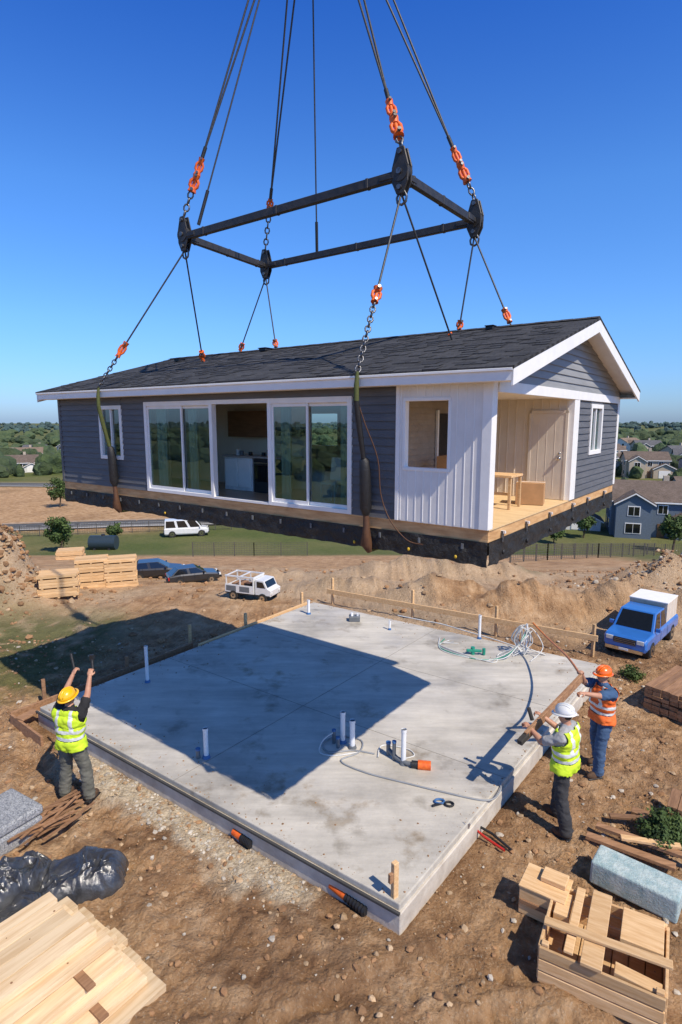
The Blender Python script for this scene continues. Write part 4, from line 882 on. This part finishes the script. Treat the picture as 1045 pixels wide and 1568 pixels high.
t.ext([(.7,-.82,.55),(2.0,-.82,.55),(2.05,-.82,1.0),(1.75,-.82,1.15),(1.45,-.82,1.75),(.7,-.82,1.8)],(0,1.64,0),WP)
t.b2((-2.0,-.88,.62),(.6,-.82,1.25),WP);t.b2((-2.0,.82,.62),(.6,.88,1.25),WP);t.b2((-2.05,-.82,.62),(-1.99,.82,1.1),WP);t.b2((.54,-.82,.62),(.6,.82,1.9),WP);t.b2((-2.0,-.82,.62),(.54,.82,.66),WOODD)
for xk in(-1.95,-.7,.5):
    for s in(-1,1): t.b2((xk,s*.82-.04,1.25),(xk+.09,s*.82+.04,1.9),WP)
    t.b2((xk,-.82,1.88),(xk+.09,.82,1.96),WP)
for s in(-1,1): t.b2((-2.0,s*.82-.05,1.86),(.6,s*.82+.05,1.97),WP); t.b2((-1.9,s*.884-.006,.72),(-1.0,s*.884+.006,1.15),GREYP); t.b2((-.7,s*.884-.006,.72),(.2,s*.884+.006,1.15),GREYP); t.b2((-2.08,s*.7-.09,.68),(-2.05,s*.7+.09,.95),LAMPR)
t.box((-1.2,.1,.95),(.9,1.1,.55),WOODD); t.box((-.2,-.3,1.0),(.5,.5,.7),LEATH); t.box((-.1,.4,.9),(.5,.4,.5),ORANGE)
for s in (-1,1): t.ext([(.85,s*.825,1.2),(1.6,s*.825,1.2),(1.38,s*.825,1.65),(.85,s*.825,1.68)],(0,s*.01,0),CARGL); t.box((2.05,s*.6,.8),(.06,.25,.15),LAMPW)
t.ext([(1.72,-.7,1.24),(1.49,-.7,1.7),(1.5,-.7,1.71),(1.74,-.7,1.24)],(0,1.4,0),CARGL)
for xw in(-1.25,1.35):
    for yw in(-.8,.8): wheel(t,xw,yw,.38)
t.obj('truck_parts',e,bevel=.02)

# ------------------------------------------------------------ lumber, pallets, crates
def stack(name,loc,rz_,L_,W_,layers,th,mat=WOOD,nb=5,jit=.03,spacers=True):
    mb=MB(); z=0
    for k in range(layers):
        if spacers and k%3==0:
            for t in(-.4,0,.4): mb.box((t*L_,0,z+.02),(.07,W_,.04),mat)
            z+=.042
        for j in range(nb):
            w=W_/nb; mb.box((rng.normal(0,jit)*L_*.5,(j+.5)*w-W_/2,z+th/2),(L_*(1+rng.normal(0,.015)),w*.95,th*.94),mat)
        z+=th
    return mb.obj(name,bevel=.004,loc=loc,rot=(0,0,rz_))
RB=math.atan2(.802,.597)
mb=MB(); z=0
for k in range(6):
    th=.085; y1=.62; y0=-.95+.13*k+rng.normal(0,.03); nb=6 if k<3 else 5; ex=.32-.07*k
    w=(y1-y0)/nb
    for j in range(nb):
        yc=y0+(j+.5)*w; e0=rng.normal(0,.04); mb.box(((ex+e0)/2,yc,z+th/2),(2.6+ex+e0,w*.955,th*.94),LUM,Matrix.Rotation(rng.normal(0,.006),3,'Z'))
        if k>3 or j==0:
            for _ in range(3): 
                kx=rng.uniform(-.8,1.2); ky=yc+rng.normal(0,.03); mb.cyl((kx,ky,z+th*.96),(kx,ky,z+th*.972+.0015),.006+.007*rng.random(),KNOT,n=9)
    z+=th
    if k in(1,3):
        for sx_ in(1.0,-.1): mb.box((sx_,(y0+y1)/2,z+.015),(.09,y1-y0+.1,.028),WOODD)
        z+=.03
c0=Vector((-2.72,5.55,0))-Vector((.597,.802,0))*1.35
mb.obj('lumber_stack',bevel=.005,loc=(c0.x,c0.y,h1(c0.x,c0.y)+.02),rot=(0,0,RB))
stack('lumber_stack',(-9.15,18.5,h1(-9.15,18.5)),.35,1.15,.9,7,.09)
stack('lumber_stack',(-9.15,21.0,h1(-9.15,21)-.05),.35,1.1,.9,10,.1)
stack('lumber_stack',(-8.2,21.3,h1(-8.2,21.3)-.05),.35,1.1,.9,10,.1)
stack('lumber_stack',(-24.5,52,h1(-24.5,52)),.3,2.2,1.6,6,.15)
stack('lumber_stack',(7.1,11.1,h1(7.1,11.1)-.03),RB-.25,1.5,1.3,6,.08,mat=WOODD,nb=8)
stack('lumber_stack',(4.98,7.75,h1(5,7.9)),RB,.5,.4,3,.1,mat=WOODD,nb=3)
mb=MB(); Lc,Wc,Hc=1.15,.95,.42
for s in(-1,1):
    for k in range(3):
        mb.box((0,s*(Wc/2),.07+k*.14),(Lc,.03,.125),WOOD); mb.box((s*(Lc/2),0,.07+k*.14),(.03,Wc-.04,.125),WOOD)
    for t in(-1,1): mb.box((t*(Lc/2-.05),s*(Wc/2-.05),.22),(.07,.06,.44),WOOD)
for k in range(7): mb.box((-Lc/2+.09+k*.16,0,.03),(.15,Wc-.05,.03),WOOD)
mb.box((-.08,0,.455),(.2,Wc+.1,.04),WOOD); mb.box((-.3,.02,.45),(.09,Wc,.03),WOOD); mb.box((.02,-.18,.50),(Lc+.05,.1,.035),WOOD,Matrix.Rotation(.06,3,'Z')); mb.box((.34,.22,.40),(.40,.46,.12),WOOD); mb.box((-.45,.22,.3),(.16,.35,.22),WOOD); mb.box((.33,-.36,.38),(.42,.14,.06),WOOD,Matrix.Rotation(.1,3,'Y'))
mb.obj('wooden_crate',bevel=.005,loc=(2.78,5.42,h1(2.8,5.4)+.01),rot=(0,0,HR+.12))
mb=MB(); mb.box((0,0,.17),(.5,.40,.34),WOOD); mb.box((0,.0,.355),(.52,.42,.025),WOOD); mb.box((.08,.08,.40),(.28,.2,.06),WOOD); mb.box((0,-.21,.17),(.48,.02,.06),WOODD)
mb.obj('wooden_box',bevel=.006,loc=(2.40,6.12,h1(2.4,6.1)+.01),rot=(0,0,HR+.05))
FOAM=M('wrapped_insulation',(.30,.42,.43),(.52,.60,.58),scale=9,rough=.55,bump=.9,bscale=30)
mb=MB(); mb.box((0,0,.155),(.98,.40,.31),FOAM)
mb.obj('insulation_pack',bevel=.03,seg=3,loc=(3.62,6.42,h1(3.6,6.4)+.02),rot=(0,.02,HR-.05))
mb=MB(); mb.beam((3.4,7.35,.12),(4.3,6.75,.12),.12,.05,WOODD); mb.beam((3.6,7.5,.16),(4.6,6.8,.18),.1,.05,WOODD); mb.beam((3.8,7.2,.20),(4.5,7.0,.22),.09,.04,WOOD); mb.beam((4.3,7.9,.1),(5.3,7.2,.1),.14,.05,WOODD);  mb.beam((3.9,7.75,.12),(4.9,7.6,.14),.09,.04,WOODD); mb.obj('timber_planks',bevel=.004)
GRAN=M('grey_insulation',(.46,.47,.48),(.18,.19,.21),scale=55,rough=.95,bump=1,bscale=55,lo=.4,hi=.6)
mb=MB(); mb.box((0,0,.13),(1.1,.8,.26),GRAN); mb.box((.05,0,.34),(1.05,.78,.14),GRAN); mb.obj('insulation_batts',bevel=.04,seg=3,loc=(-4.85,7.3,h1(-4.7,7.4)),rot=(0,0,RB+.1))
mb=MB()
for k in range(26): 
    a=RB+rng.normal(0,.3); c=Vector((-4.15+rng.normal(0,.16),7.95-.02*k+rng.normal(0,.12),.07+.006*k)); d=Vector((math.cos(a),math.sin(a),0))*rng.uniform(.2,.4); mb.beam(c-d,c+d,.035,.015,WOODD)
mb.obj('scrap_timber_pile')
PLAS=M('black_plastic_sheet',(.035,.036,.040),(.085,.088,.095),scale=5,rough=.16,bump=.5,bscale=12,spec=.9,dist=.03,lo=.45,hi=.7)
def tarp(loc,rz_,sx,sy,h,seed):
    mb=MB(); nr,na=70,170; vs=[];fs=[]
    for i in range(nr+1):
        rr=i/nr
        for j in range(na):
            a=2*math.pi*j/na; ed=1+.14*mnoise.noise(Vector((math.cos(a)*1.5,math.sin(a)*1.5,seed)))+.05*mnoise.noise(Vector((math.cos(a)*6,math.sin(a)*6,seed)))
            sq=1/max(abs(math.cos(a))**4+abs(math.sin(a))**4,1e-6)**.25
            px_=sx*rr*ed*sq*math.cos(a); py_=sy*rr*ed*sq*math.sin(a)
            q=Vector((px_,py_,seed)); wv=Vector((mnoise.noise(q*2.2),mnoise.noise(q*2.2+Vector((5,5,5))),0))*.35
            q2=q+wv; 
            rd=lambda s_,k_:(1-min(abs(mnoise.noise(Vector((q2.x*s_,q2.y*s_*.45,seed+k_))))*2.2,1))**2
            prof=max(1-rr**4.5,0)**.7
            z_=h*prof*(.80+.5*mnoise.noise(q*1.7))+prof*(.085*rd(3.2,0)+.045*rd(7,3)+.02*rd(15,7))+.02*(1-rr)
            push=.03*rd(7,9)*(1 if rr>.6 else .3)
            vs.append((px_*(1+push),py_*(1+push),z_))
    for i in range(nr):
        for j in range(na): fs.append((i*na+j,(i+1)*na+j,(i+1)*na+(j+1)%na,i*na+(j+1)%na))
    mb.add(vs,fs,PLAS,True); mb.obj('plastic_wrapped_bundle',loc=loc,rot=(0,0,rz_))
tarp((-3.28,6.62,h1(-3.28,6.62)-.02),.35,.52,.34,.30,2.5); tarp((-4.05,6.45,h1(-4.05,6.45)-.02),1.0,.48,.34,.26,5.1); tarp((-3.72,6.08,h1(-3.7,6.1)-.02),.2,.42,.30,.2,8.3)

# ------------------------------------------------------------ vegetation
LEAF=M('foliage',(.035,.07,.015),(.09,.14,.03),scale=2,rough=.8,island=.35); BARK=M('bark',(.10,.07,.045),rough=.95,bump=.5)
def leafy(name,loc,h,r,n=2600,leaf=.12,trunk=True):
    mb=MB(); rg=np.random.default_rng(int(abs(loc[0]*31+loc[1]*7))+3)
    if trunk:
        mb.tube([(0,0,-.2),(.03*h,0,h*.3),(-.02*h,.02*h,h*.6),(0,0,h*.9)],[h*.03,h*.022,h*.014,h*.004],BARK,n=8)
        for k in range(8):
            a=k*2.4; z0=h*(.3+.06*k); mb.tube([(0,0,z0),(r*.4*math.cos(a),r*.4*math.sin(a),z0+h*.08),(r*.8*math.cos(a),r*.8*math.sin(a),z0+h*.14)],[h*.01,h*.006,h*.002],BARK,n=5)
    cl=[]
    for k in range(26):
        d=rg.normal(size=3); d/=np.linalg.norm(d); q=rg.random()**.5; base=.62 if trunk else .45
        cl.append((d[0]*r*.75*q,d[1]*r*.75*q,h*base+d[2]*h*(.32 if trunk else .4)*q,r*(.22+.2*rg.random())))
    vs=[];fs=[]
    for k in range(n):
        c=cl[rg.integers(26)]; d=rg.normal(size=3); d/=np.linalg.norm(d); p=np.array(c[:3])+d*c[3]*rg.random()**.4; 
        if p[2]<.02: p[2]=.02
        a=rg.normal(size=3); a/=np.linalg.norm(a); b=np.cross(a,d); b/=np.linalg.norm(b)+1e-6; s=leaf*(.6+.8*rg.random()); o=len(vs)
        vs+=[tuple(p-a*s),tuple(p+b*s*.5),tuple(p+a*s),tuple(p-b*s*.5)]; fs.append((o,o+1,o+2,o+3))
    mb.add(vs,fs,LEAF); return mb.obj(name,loc=loc)
leafy('shrub',(4.5,7.35,h1(4.5,7.35)),.35,.42,n=3500,leaf=.028,trunk=False)
leafy('shrub',(6.6,12.6,h1(6.6,12.6)),.25,.35,n=900,leaf=.03,trunk=False)
for (x,y,hh,rr) in [(-38,78,5,2.2),(-33,84,3,1.4),(45,78,6,2.2),(37,88,4.5,2.0),(31,84,3.5,1.6),(56,92,7,3),(60,84,5,2.4),(50,72,4,2),(27,90,3,1.5),(-58,120,6,3),(-46,125,5,2.5)]:
    leafy('deciduous_tree',(x,y,h1(x,y)),hh,rr,n=2200,leaf=.22)
def subdiv(v,f):
    v=[tuple(q) for q in v]; mid={}; nf=[]
    def m_(a,b_):
        k=(min(a,b_),max(a,b_))
        if k not in mid: q=np.array(v[a])+np.array(v[b_]); q/=np.linalg.norm(q); v.append(tuple(q)); mid[k]=len(v)-1
        return mid[k]
    for a,b_,c_ in f: x_,y_,z_=m_(a,b_),m_(b_,c_),m_(c_,a); nf+=[(a,x_,z_),(b_,y_,x_),(c_,z_,y_),(x_,y_,z_)]
    return np.array(v),np.array(nf)
iv2,if2=subdiv(iv,ifc)
FAR=[M('far_foliage_a',(.035,.06,.025),(.08,.115,.035),scale=.4,rough=.95,bump=1,bscale=1.2,dist=1.0,island=.35),M('far_foliage_b',(.05,.085,.04),(.09,.12,.05),scale=.3,rough=.95,bump=1,bscale=.8,dist=1.0,island=.3),M('haze_tinted_foliage',(.05,.09,.085),(.07,.11,.10),scale=.02,rough=1,island=.25)]  # farthest trees: distance haze painted in as a bluish base colour
def ring(n,r0,r1):
    rr=r0*(r1/r0)**rng.random(n); a=rng.uniform(-math.pi,math.pi,n); return rr*np.sin(a),rr*np.cos(a)
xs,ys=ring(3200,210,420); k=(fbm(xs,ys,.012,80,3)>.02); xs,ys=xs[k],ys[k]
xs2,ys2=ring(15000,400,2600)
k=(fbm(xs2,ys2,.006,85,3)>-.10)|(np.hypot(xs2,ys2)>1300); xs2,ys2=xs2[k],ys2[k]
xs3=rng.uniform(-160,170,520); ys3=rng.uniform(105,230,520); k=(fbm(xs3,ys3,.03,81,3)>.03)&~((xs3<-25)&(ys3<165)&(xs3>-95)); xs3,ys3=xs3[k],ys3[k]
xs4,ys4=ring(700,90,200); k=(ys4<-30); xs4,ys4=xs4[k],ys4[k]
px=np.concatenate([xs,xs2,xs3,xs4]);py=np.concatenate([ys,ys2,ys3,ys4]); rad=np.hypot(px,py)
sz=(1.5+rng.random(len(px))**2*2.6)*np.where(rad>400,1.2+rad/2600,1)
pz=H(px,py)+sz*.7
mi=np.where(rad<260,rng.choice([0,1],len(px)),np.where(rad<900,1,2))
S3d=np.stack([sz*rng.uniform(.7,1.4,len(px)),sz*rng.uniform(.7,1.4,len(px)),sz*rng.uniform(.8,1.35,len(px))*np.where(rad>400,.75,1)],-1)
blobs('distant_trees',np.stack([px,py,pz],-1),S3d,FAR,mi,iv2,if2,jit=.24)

# ------------------------------------------------------------ suburban houses
RF=[shingles('roof_a',(.12,.09,.07),(.16,.12,.10)),shingles('roof_b',(.09,.09,.10),(.12,.12,.13)),shingles('roof_c',(.19,.14,.10),(.22,.16,.12))]
WALLS=[M('wall_white',(.72,.72,.70),rough=.8),M('wall_bluegrey',(.13,.17,.22),rough=.8),M('wall_tan',(.50,.42,.32),rough=.8),M('wall_grey',(.36,.37,.38),rough=.8)]
def suburb(x,y,rz_,W_=11,D_=9,Hh=5.6,wi=0,ri=0):
    e=empty('suburban_house',(x,y,h1(x,y)),rz_,1); wm=WALLS[wi]; rm=RF[ri]
    def gab(mb,x0,x1,y0,y1,h,axis='x',rise=.5,oh=.4):
        mb.b2((x0,y0,-.5),(x1,y1,h),wm)
        if axis=='x':
            c=(y0+y1)/2; rr=(y1-y0)/2*rise
            for X0,X1 in ((x0,x0+.1),(x1-.1,x1)): mb.ext([(X0,y0,h),(X0,y1,h),(X0,c,h+rr)],(.1,0,0),wm)
            for s,ya in ((-1,y0-oh),(1,y1+oh)): mb.ext([(x0-oh,ya,h-oh*rise),(x0-oh,c,h+rr),(x0-oh,c,h+rr+.2),(x0-oh,ya,h-oh*rise+.2)],(x1-x0+2*oh,0,0),rm)
            for ya in (y0-oh-.03,y1+oh-.02): mb.b2((x0-oh,ya,h-oh*rise-.1),(x1+oh,ya+.05,h-oh*rise+.12),WHITE)
        else:
            c=(x0+x1)/2; rr=(x1-x0)/2*rise
            for Y0 in (y0,y1-.1): mb.ext([(x0,Y0,h),(x1,Y0,h),(c,Y0,h+rr)],(0,.1,0),wm)
            for xa in (x0-oh,x1+oh): mb.ext([(xa,y0-oh,h-oh*rise),(c,y0-oh,h+rr),(c,y0-oh,h+rr+.2),(xa,y0-oh,h-oh*rise+.2)],(0,y1-y0+2*oh,0),rm)
            for xa in (x0-oh,x1+oh): mb.ext([(xa,y0-oh-.03,h-oh*rise),(c,y0-oh-.03,h+rr),(c,y0-oh-.03,h+rr-.2),(xa,y0-oh-.03,h-oh*rise-.2)],(0,.05,0),WHITE)
    mb=MB(); gab(mb,-W_/2,W_/2,-D_/2,D_/2,Hh); gab(mb,-W_/2+.5,-W_/2+W_*.42,-D_/2-2,-D_/2+1,Hh*.98,'y',.6); gab(mb,W_/2-W_*.38,W_/2+1.5,-D_/2-1.2,-D_/2+3,Hh*.55,'y',.5)
    mb.b2((W_*.1,D_*.1,Hh),(W_*.1+.8,D_*.1+.8,Hh+3.4),WALLS[2]); mb.obj('walls_and_roof',e)
    w=MB()
    def wn(xc,yc,zc,ww,hh,ax='y'):
        if ax=='y': w.box((xc,yc-.03,zc),(ww+.24,.08,hh+.24),WHITE); w.box((xc,yc-.08,zc),(ww,.04,hh),CARGL); w.box((xc,yc-.11,zc),(.05,.03,hh),WHITE)
        else: w.box((xc,yc,zc),(.08,ww+.24,hh+.24),WHITE); w.box((xc+math.copysign(.05,xc),yc,zc),(.04,ww,hh),CARGL)
    fy=-D_/2-2
    wn(-W_/2+W_*.21+.2,fy,Hh*.75,1.5,1.3); wn(-W_/2+W_*.21+.2,fy,Hh*.28,2.0,1.4); wn(.6,-D_/2,Hh*.78,1.2,1.2); wn(W_*.3,-D_/2,Hh*.80,1.2,1.1)
    w.box((W_/2-W_*.19+.75,-D_/2-1.25,1.25),(3.2,.1,2.3),WHITE); w.box((.5,-D_/2-.05,1.1),(1.0,.12,2.1),DARKW)
    for yy_ in(-2,2): 
        for zz_ in(.28,.78): wn(-W_/2-.02,yy_,Hh*zz_,1.1,1.2,'x'); wn(W_/2+.02,yy_,Hh*zz_,1.1,1.2,'x')
    for xx_ in(-3,0,3): w.box((xx_,D_/2+.04,Hh*.75),(1.2,.08,1.2),CARGL)
    w.obj('windows_and_doors',e)
suburb(50,93,-.35,13,10,5.6,1,0); suburb(37,101,-.3,11,9,3.2,0,1)
suburb(66,104,-.2,12,9,5.4,3,0)
spots=[(-112,205),(-98,212),(-128,200),(-84,222),(-104,240),(-134,236),(-92,255),(-112,272),(-140,262),(-66,262),(-150,290),(-118,305),(-95,300),(-150,330),(-120,345),(96,186),(84,196),(110,178),(100,215),(122,205),(88,240),(112,250),(135,235),(128,280),(105,300),(150,290),(160,330),(-30,260),(70,270),(20,300)]
for i,(a,b_) in enumerate(spots): suburb(a,b_,rng.uniform(-.5,.5),rng.uniform(10,14),9,[3.4,5.4,5.6][int(rng.integers(3))],[0,2,0,3,2,0,1][i%7],i%3)
ASP=M('asphalt',(.07,.07,.07),(.10,.10,.095),scale=1,rough=.9); KERB=M('kerb_concrete',(.4,.39,.37),rough=.9)
def road(pts,w):
    mb=MB(); N=len(pts)
    for i in range(N-1):
        p=Vector((*pts[i],0));q=Vector((*pts[i+1],0)); n=24
        d=(q-p).normalized(); s=Vector((-d.y,d.x,0))
        def strip(o0,o1,dz,m_):
            vs=[];fs=[]
            for k in range(n+1):
                c=p.lerp(q,k/n)
                for o_ in(o0,o1):
                    v=c+s*o_; vs.append((v.x,v.y,h1(v.x,v.y)+dz))
            for k in range(n): fs.append((2*k,2*k+2,2*k+3,2*k+1))
            mb.add(vs,fs,m_)
        strip(-w/2,w/2,.18,ASP); strip(-w/2-.3,-w/2,.28,KERB); strip(w/2,w/2+.3,.28,KERB); strip(-w/2-1.8,-w/2-.6,.24,KERB); strip(-.06,.06,.19,WHITE)
    mb.obj('road')
road([(-170,168),(-60,160),(-20,172)],7); road([(20,150),(70,160),(150,165)],7); road([(-60,96),(-36,101),(-14,104)],5)
FEN=M('fence_post',(.10,.09,.08),rough=.9)
def fence(pts,h,sp=2.4,mesh=True,mat=FEN):
    mb=MB()
    for (a,b_) in zip(pts[:-1],pts[1:]):
        a=Vector((*a,0));b_=Vector((*b_,0)); n=max(2,int((b_-a).length/sp)); prev=None
        for k in range(n+1):
            c=a.lerp(b_,k/n); z=h1(c.x,c.y); mb.box((c.x,c.y,z+h/2),(.09,.09,h),mat)
            if prev:
                for f in (np.linspace(.12,.97,7) if mesh else (.3,.9)): mb.beam((prev[0],prev[1],prev[2]+h*f),(c.x,c.y,z+h*f),.025,.03,mat)
                if mesh:
                    for t in np.linspace(.1,.9,7): x_=prev[0]+(c.x-prev[0])*t; y_=prev[1]+(c.y-prev[1])*t; z_=prev[2]+(z-prev[2])*t; mb.box((x_,y_,z_+h*.55),(.02,.02,h*.85),mat)
            prev=(c.x,c.y,z)
    mb.obj('wire_fence')
fence([(-52,88),(-36,92),(-18,95)],1.8); fence([(-16,62),(-10,66),(-4,68)],1.6); fence([(13,44),(18,50),(26,58),(36,66)],1.5); fence([(26,70),(44,74)],1.4)
mb=MB(); x,y=-33,80; z=h1(x,y); mb.cyl((x-1.8,y,z+1),(x+1.8,y,z+1),1.0,M('dark_tank_paint',(.03,.05,.07),rough=.4),n=24); mb.box((x-1,y,z+.1),(.3,1.8,.4),STEEL);mb.box((x+1,y,z+.1),(.3,1.8,.4),STEEL);mb.cyl((x,y,z+1.9),(x,y,z+2.2),.25,STEEL); mb.obj('storage_tank')

# ------------------------------------------------------------ camera, light, world
cam=bpy.data.cameras.new('camera'); co_=bpy.data.objects.new('camera',cam); COL.objects.link(co_); co_.location=(0,0,5.8); co_.rotation_euler=(math.radians(90-8.9),0,0)
cam.sensor_fit='HORIZONTAL'; cam.sensor_width=24; cam.lens=24*900/1045; cam.clip_start=.05; cam.clip_end=9000; scene.camera=co_
sv=Vector((2.30,-2.62,4.15)).normalized(); el=math.asin(sv.z); az=math.atan2(sv.x,sv.y)
sun=bpy.data.lights.new('sun','SUN'); sun.energy=5.0; sun.angle=math.radians(.5); sun.color=(1,.90,.76); so_=bpy.data.objects.new('sun',sun); COL.objects.link(so_); so_.rotation_euler=sv.to_track_quat('Z','Y').to_euler(); so_.location=(20,-20,40)
w=bpy.data.worlds.new('World'); scene.world=w; w.use_nodes=True; nt=w.node_tree; L=nt.links.new; bg=nt.nodes['Background']; sky=nt.nodes.new('ShaderNodeTexSky'); sky.sky_type='NISHITA'; sky.sun_disc=False; sky.sun_elevation=el; sky.sun_rotation=az; sky.air_density=1.0; sky.dust_density=.6; sky.ozone_density=3.0; sky.altitude=100
tc=nd(nt,'ShaderNodeTexCoord'); sx=nd(nt,'ShaderNodeSeparateXYZ'); L(tc.outputs['Generated'],sx.inputs[0])
rp=nd(nt,'ShaderNodeValToRGB'); e=rp.color_ramp.elements; e[0].position=0; e[0].color=(.31,.44,.74,1); e[1].position=.95; e[1].color=(.22,.26,.32,1)
for p_,c_ in [(.15,(.32,.53,.82)),(.33,(.28,.54,.88)),(.53,(.13,.38,.86)),(.66,(.22,.28,.38))]:
    q=e.new(p_); q.color=c4(c_)
L(sx.outputs['Z'],rp.inputs['Fac'])
ml=nd(nt,'ShaderNodeVectorMath',_operation='MULTIPLY'); L(sky.outputs[0],ml.inputs[0]); L(rp.outputs[0],ml.inputs[1])
s2=nd(nt,'ShaderNodeVectorMath',_operation='SCALE'); s2.inputs['Scale'].default_value=2.3; L(ml.outputs[0],s2.inputs[0])
L(s2.outputs[0],bg.inputs[0]); bg.inputs[1].default_value=.10
scene.view_settings.view_transform='Standard'; scene.view_settings.look='None'; scene.view_settings.exposure=0
